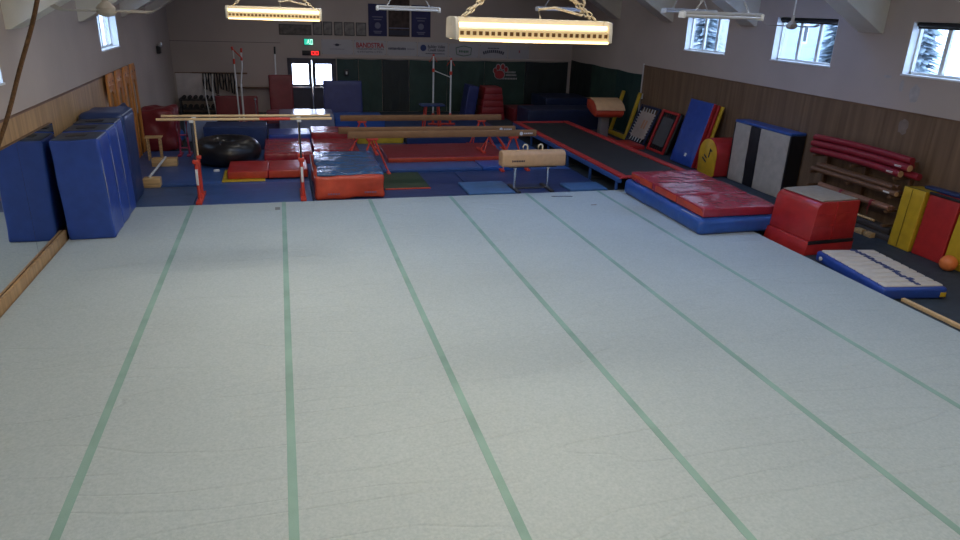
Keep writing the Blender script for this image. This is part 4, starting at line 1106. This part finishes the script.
rail('wooden_rail', 10.75, 13.1, 11.76, .977, .055, MATS['brown_rail'], 'brown rail at the back of the same rack level', 0)
rail('wooden_rail', 10.85, 13.0, 11.68, 1.075, .05, MATS['brown_rail'], 'brown rail laid on two others under red rails', 0)
rail('wooden_rail', 10.75, 12.75, 11.60, .668, .048, wood('pinkish_wood', (.30, .145, .085), (1, .06, 1)), 'pinkish wooden pole tied with red straps on rack', 0)
rail('wooden_rail', 10.75, 12.85, 11.70, .67, .045, MATS['pinkish_wood'], 'pinkish wooden pole behind the strapped one', 0)
rail('wooden_rail', 10.8, 13.0, 11.78, 1.08, .05, MATS['brown_rail'], 'brown rail at back laid on two others', 0)
rail('wooden_rail', 11.0, 12.85, 11.56, .345, .024, wood_l, 'thin pale wooden pole low on the rack front', 0)
for i, y in enumerate((11.2, 12.05)):
    t = thing('red_strap', ('near' if i == 0 else 'far')+' red strap looped round the pinkish pole', 'strap', (11.60, y, .675), group='red tie straps')
    B().lathe([(.050, -.03), (.058, -.03), (.058, .03), (.050, .03)], 16, basis((0, 0, 0), (1, 0, 0), (0, 0, 1)), close=True).build('loop', redp_, t)
    B().tube([(-.055, 0, -.02), (-.07, .01, -.14), (-.06, 0, -.24)], .012, 6).build('tail', redp_, t)
gw = wood('grey_plank', (.085, .075, .07), (1, .05, 1))
rail('grey_plank', 10.6, 13.1, 11.68, .06, .06, gw, 'lowest grey plank under the storage rack', square=True)
rail('grey_plank', 10.7, 13.1, 11.72, .19, .06, gw, 'second grey plank lying in the rack bottom', square=True)
rail('grey_plank', 10.65, 13.0, 11.88, .12, .10, gw, 'thick grey plank behind the others in rack bottom', square=True)
for i, (y, z) in enumerate(((11.0, .10), (11.25, .26))):
    tag(B().box((11.52, y, .05 if i == 0 else .05), (.12, .20, .10), .01).build('wood_block', wood_l), ('nearer' if i == 0 else 'farther')+' small wooden block at foot of storage rack', 'block')

# ---- folded grey panel mat
fm = thing('folded_panel_mat', 'grey white folded mat with black stripe and blue top by wall', 'mat', (11.84, 15.12, 0))
for i, (y0, y1, m_) in enumerate(((-1.10, .0, v_grey), (.01, .42, v_black), (.43, 1.08, v_grey))):
    B().soft((0, (y0+y1)/2, .77), (.42, y1-y0, 1.54), .02, 7, .016, 2.2, 90+i).build('panel', m_, fm)
B().soft((0, -1.12, .77), (.42, .05, 1.54), .015, 5, .004, 2, 95).build('end_panel', v_black, fm)
B().soft((0, 1.10, .77), (.42, .04, 1.54), .012, 5, .004, 2, 96).build('end_panel', v_black, fm)
B().soft((0, -.02, 1.575), (.43, 2.24, .07), .02, 6, .01, 2, 97).build('top_panel', v_blue2, fm)

# ---- barrel trainer with yellow end
br = thing('barrel_trainer', 'red D-shaped barrel with yellow printed end by wall', 'barrel', (11.64, 16.72, 0))
def dshape(s):
    pts = [(-.42*s, .05), (-.36*s, .0+.04*(1-s)), (.36*s, .0+.04*(1-s)), (.42*s, .05)]
    for i in range(15):
        a = math.pi*i/14; pts.append((.44*s*math.cos(a), .56+.46*s*math.sin(a)))
    return pts
B().prism(dshape(1), .74, basis((-.36, 0, 0), (0, 1, 0), (0, 0, 1)), .02).build('body', v_redflat, br)
B().prism(dshape(.95), .025, basis((-.385, 0, 0), (0, 1, 0), (0, 0, 1)), .006).build('end_face', vinyl('deep_yellow', (.62, .36, .02), .4), br)
bb = B()
for (y, z, w_, h_, a) in ((.12, .40, .22, .05, .5), (.08, .50, .16, .045, .5), (-.10, .62, .05, .26, .25), (-.16, .70, .10, .04, .3)):
    bb.box((-.388, y, z), (.004, w_, h_), rot=RX(a))
bb.build('lettering', ink, br)

# ---- leaning blue mat with red and yellow ones behind
def leaning(x0, y0, y1, h, thick, lean, m, label, edge=None, name='leaning_mat', tilt=0):
    t = thing(name, label, 'mat', (x0, (y0+y1)/2, thick*math.sin(R(lean))*1.0), rot=(R(tilt), R(lean), 0), group='mats leaning on the right wall')
    B().soft((thick/2, 0, h/2), (thick, y1-y0, h), .02, 7, .008, 2.5, int(x0*10+y0)).build('cover', m, t)
    if edge is not None: B().span((.01, -(y1-y0)/2-.006, .01), (thick-.01, -(y1-y0)/2+.004, h-.01), .003).build('side_panel', edge, t)
    return t
t = leaning(11.24, 17.42, 18.62, 1.88, .12, 14, v_blue, 'tall blue mat leaning against wood panelling', v_redflat)
B().box((-.004, -.12, .30), (.006, .10, .10), .002).build('label_patch', metal_w, t)
leaning(11.385, 17.36, 18.55, 1.85, .08, 14, v_redflat, 'red mat sandwiched behind the tall blue one')
leaning(11.485, 17.28, 18.45, 1.82, .06, 14, v_yellow, 'yellow mat leaning behind the red and blue ones')

# ---- two small trampolines leaning on the wall
def mini_tramp(x0, y0, y1, h, lean, padm, bedm, label, springs, thick=.07, rim=None):
    t = thing('mini_trampoline', label, 'mini trampoline', (x0, (y0+y1)/2, .015), rot=(0, R(lean), 0), group='mini trampolines leaning on the right wall')
    wv = (y1-y0)/2; pw_ = .085
    def rr_ring(o_, i_, hw_o, hw_i, z0o, z1o, z0i, z1i): pass
    bb = B()
    for (a, c) in (((0, -wv, 0), (thick, -wv+pw_, h)), ((0, wv-pw_, 0), (thick, wv, h)), ((0, -wv+pw_, 0), (thick, wv-pw_, pw_)), ((0, -wv+pw_, h-pw_), (thick, wv-pw_, h))):
        B().span(a, c, .02, 2).build('frame_pad', padm, t)
    bw, b0, b1 = wv-pw_-.10, pw_+.14, h-pw_-.14
    B().span((.03, -bw, b0), (.04, bw, b1)).build('bed', bedm, t)
    if rim is not None: B().soft((thick+.07, 0, h/2), (.13, 2*wv+.02, h+.01), .05, 5, .006, 3, 3).build('back_rim', rim, t)
    n = 9
    for i in range(n):
        z = b0+(b1-b0)*(i+.5)/n
        for s in (-1, 1): B().tube([(.035, s*bw, z), (.035, s*(wv-pw_+.01), z+.03)], .014, 6).build('spring', springs, t)
    for i in range(5):
        y = -bw+2*bw*(i+.5)/5
        B().tube([(.035, y, b0), (.035, y+.03, pw_-.01)], .014, 6).build('spring', springs, t)
        B().tube([(.035, y, b1), (.035, y+.03, h-pw_+.01)], .014, 6).build('spring', springs, t)
    return t
t = mini_tramp(11.42, 20.75, 22.05, 1.34, 23, vinyl('ink_navy', (.010, .018, .055), .45), mat('cream_bed', (.42, .34, .29), .8, var=.1), 'mini trampoline with pale bed and white lacing leaning on wall', metal_w)
B().span((.026, -.22, .55), (.03, -.12, .85)).span((.026, -.05, .55), (.03, .05, .85)).build('bed_print', mat('faint_orange', (.45, .22, .12), .8), t)
mini_tramp(11.38, 19.35, 20.40, 1.36, 19, v_redflat, mat('grey_bed', (.07, .07, .075), .7, var=.1), 'mini trampoline with red pads and dark bed leaning on wall', black, rim=v_black)

# ---- yellow padded frame
yf = thing('yellow_frame', 'yellow padded L-frame behind the vault table', 'frame', (11.50, 22.92, 0))
for (y, h) in ((-.72, 1.62), (.52, 1.55)):
    B().box((.22, y, h/2), (.10, .13, h), .02, rot=RY(R(15))).build('upright', v_yellow, yf)
B().box((-.02, -.1, .07), (.14, 1.5, .14), .02).build('base_bar', v_yellow, yf)

# ---- vault table
vt = thing('vault_table', 'vault table with tan top and orange body on grey post', 'vault', (10.62, 22.15, 0), rz=R(-6))
prof = [(-.60, 1.06), (-.62, .99), (-.56, .88), (-.42, .83), (-.1, .86), (.5, 1.0), (.6, 1.1), (.6, 1.33), (.2, 1.38), (-.2, 1.33), (-.45, 1.21)]
B().prism(prof, .98, basis((-.49, 0, 0), (0, 1, 0), (0, 0, 1)), .07).build('body', v_orange, vt)
top = [(-.62, 1.075), (-.46, 1.222), (-.2, 1.338), (.2, 1.388), (.6, 1.338), (.6, 1.36), (.2, 1.412), (-.21, 1.362), (-.48, 1.245), (-.645, 1.09)]
B().prism(top, 1.0, basis((-.50, 0, 0), (0, 1, 0), (0, 0, 1)), .008).build('top_pad', tan, vt)
B().box((0, .02, .44), (.30, .34, .86), .03).build('post', mat('grey_post', (.16, .15, .15), .5), vt)
B().box((0, 0, .035), (.8, 1.0, .07), .02).build('base', v_redflat, vt)
flat_mat(9.75, 11.3, 20.3, 21.4, 0, .12, v_redflat, 'red mat on floor before the vault table', seed=99)
# navy mats piled in the far right corner
flat_mat(8.6, 11.6, 24.2, 25.6, 0, .72, vinyl('ink_navy', (.010, .018, .055), .45), 'long thick navy mat in the far right corner', seed=100, amp=.02)
flat_mat(8.62, 9.9, 26.0, 27.4, 0, .5, v_maroon, 'maroon mat behind the end of trampoline', seed=101)
flat_mat(10.0, 11.9, 26.2, 28.0, 0, .9, vinyl('ink_navy', (.010, .018, .055), .45), 'navy crash mat against the back curtain corner', seed=102, amp=.02)
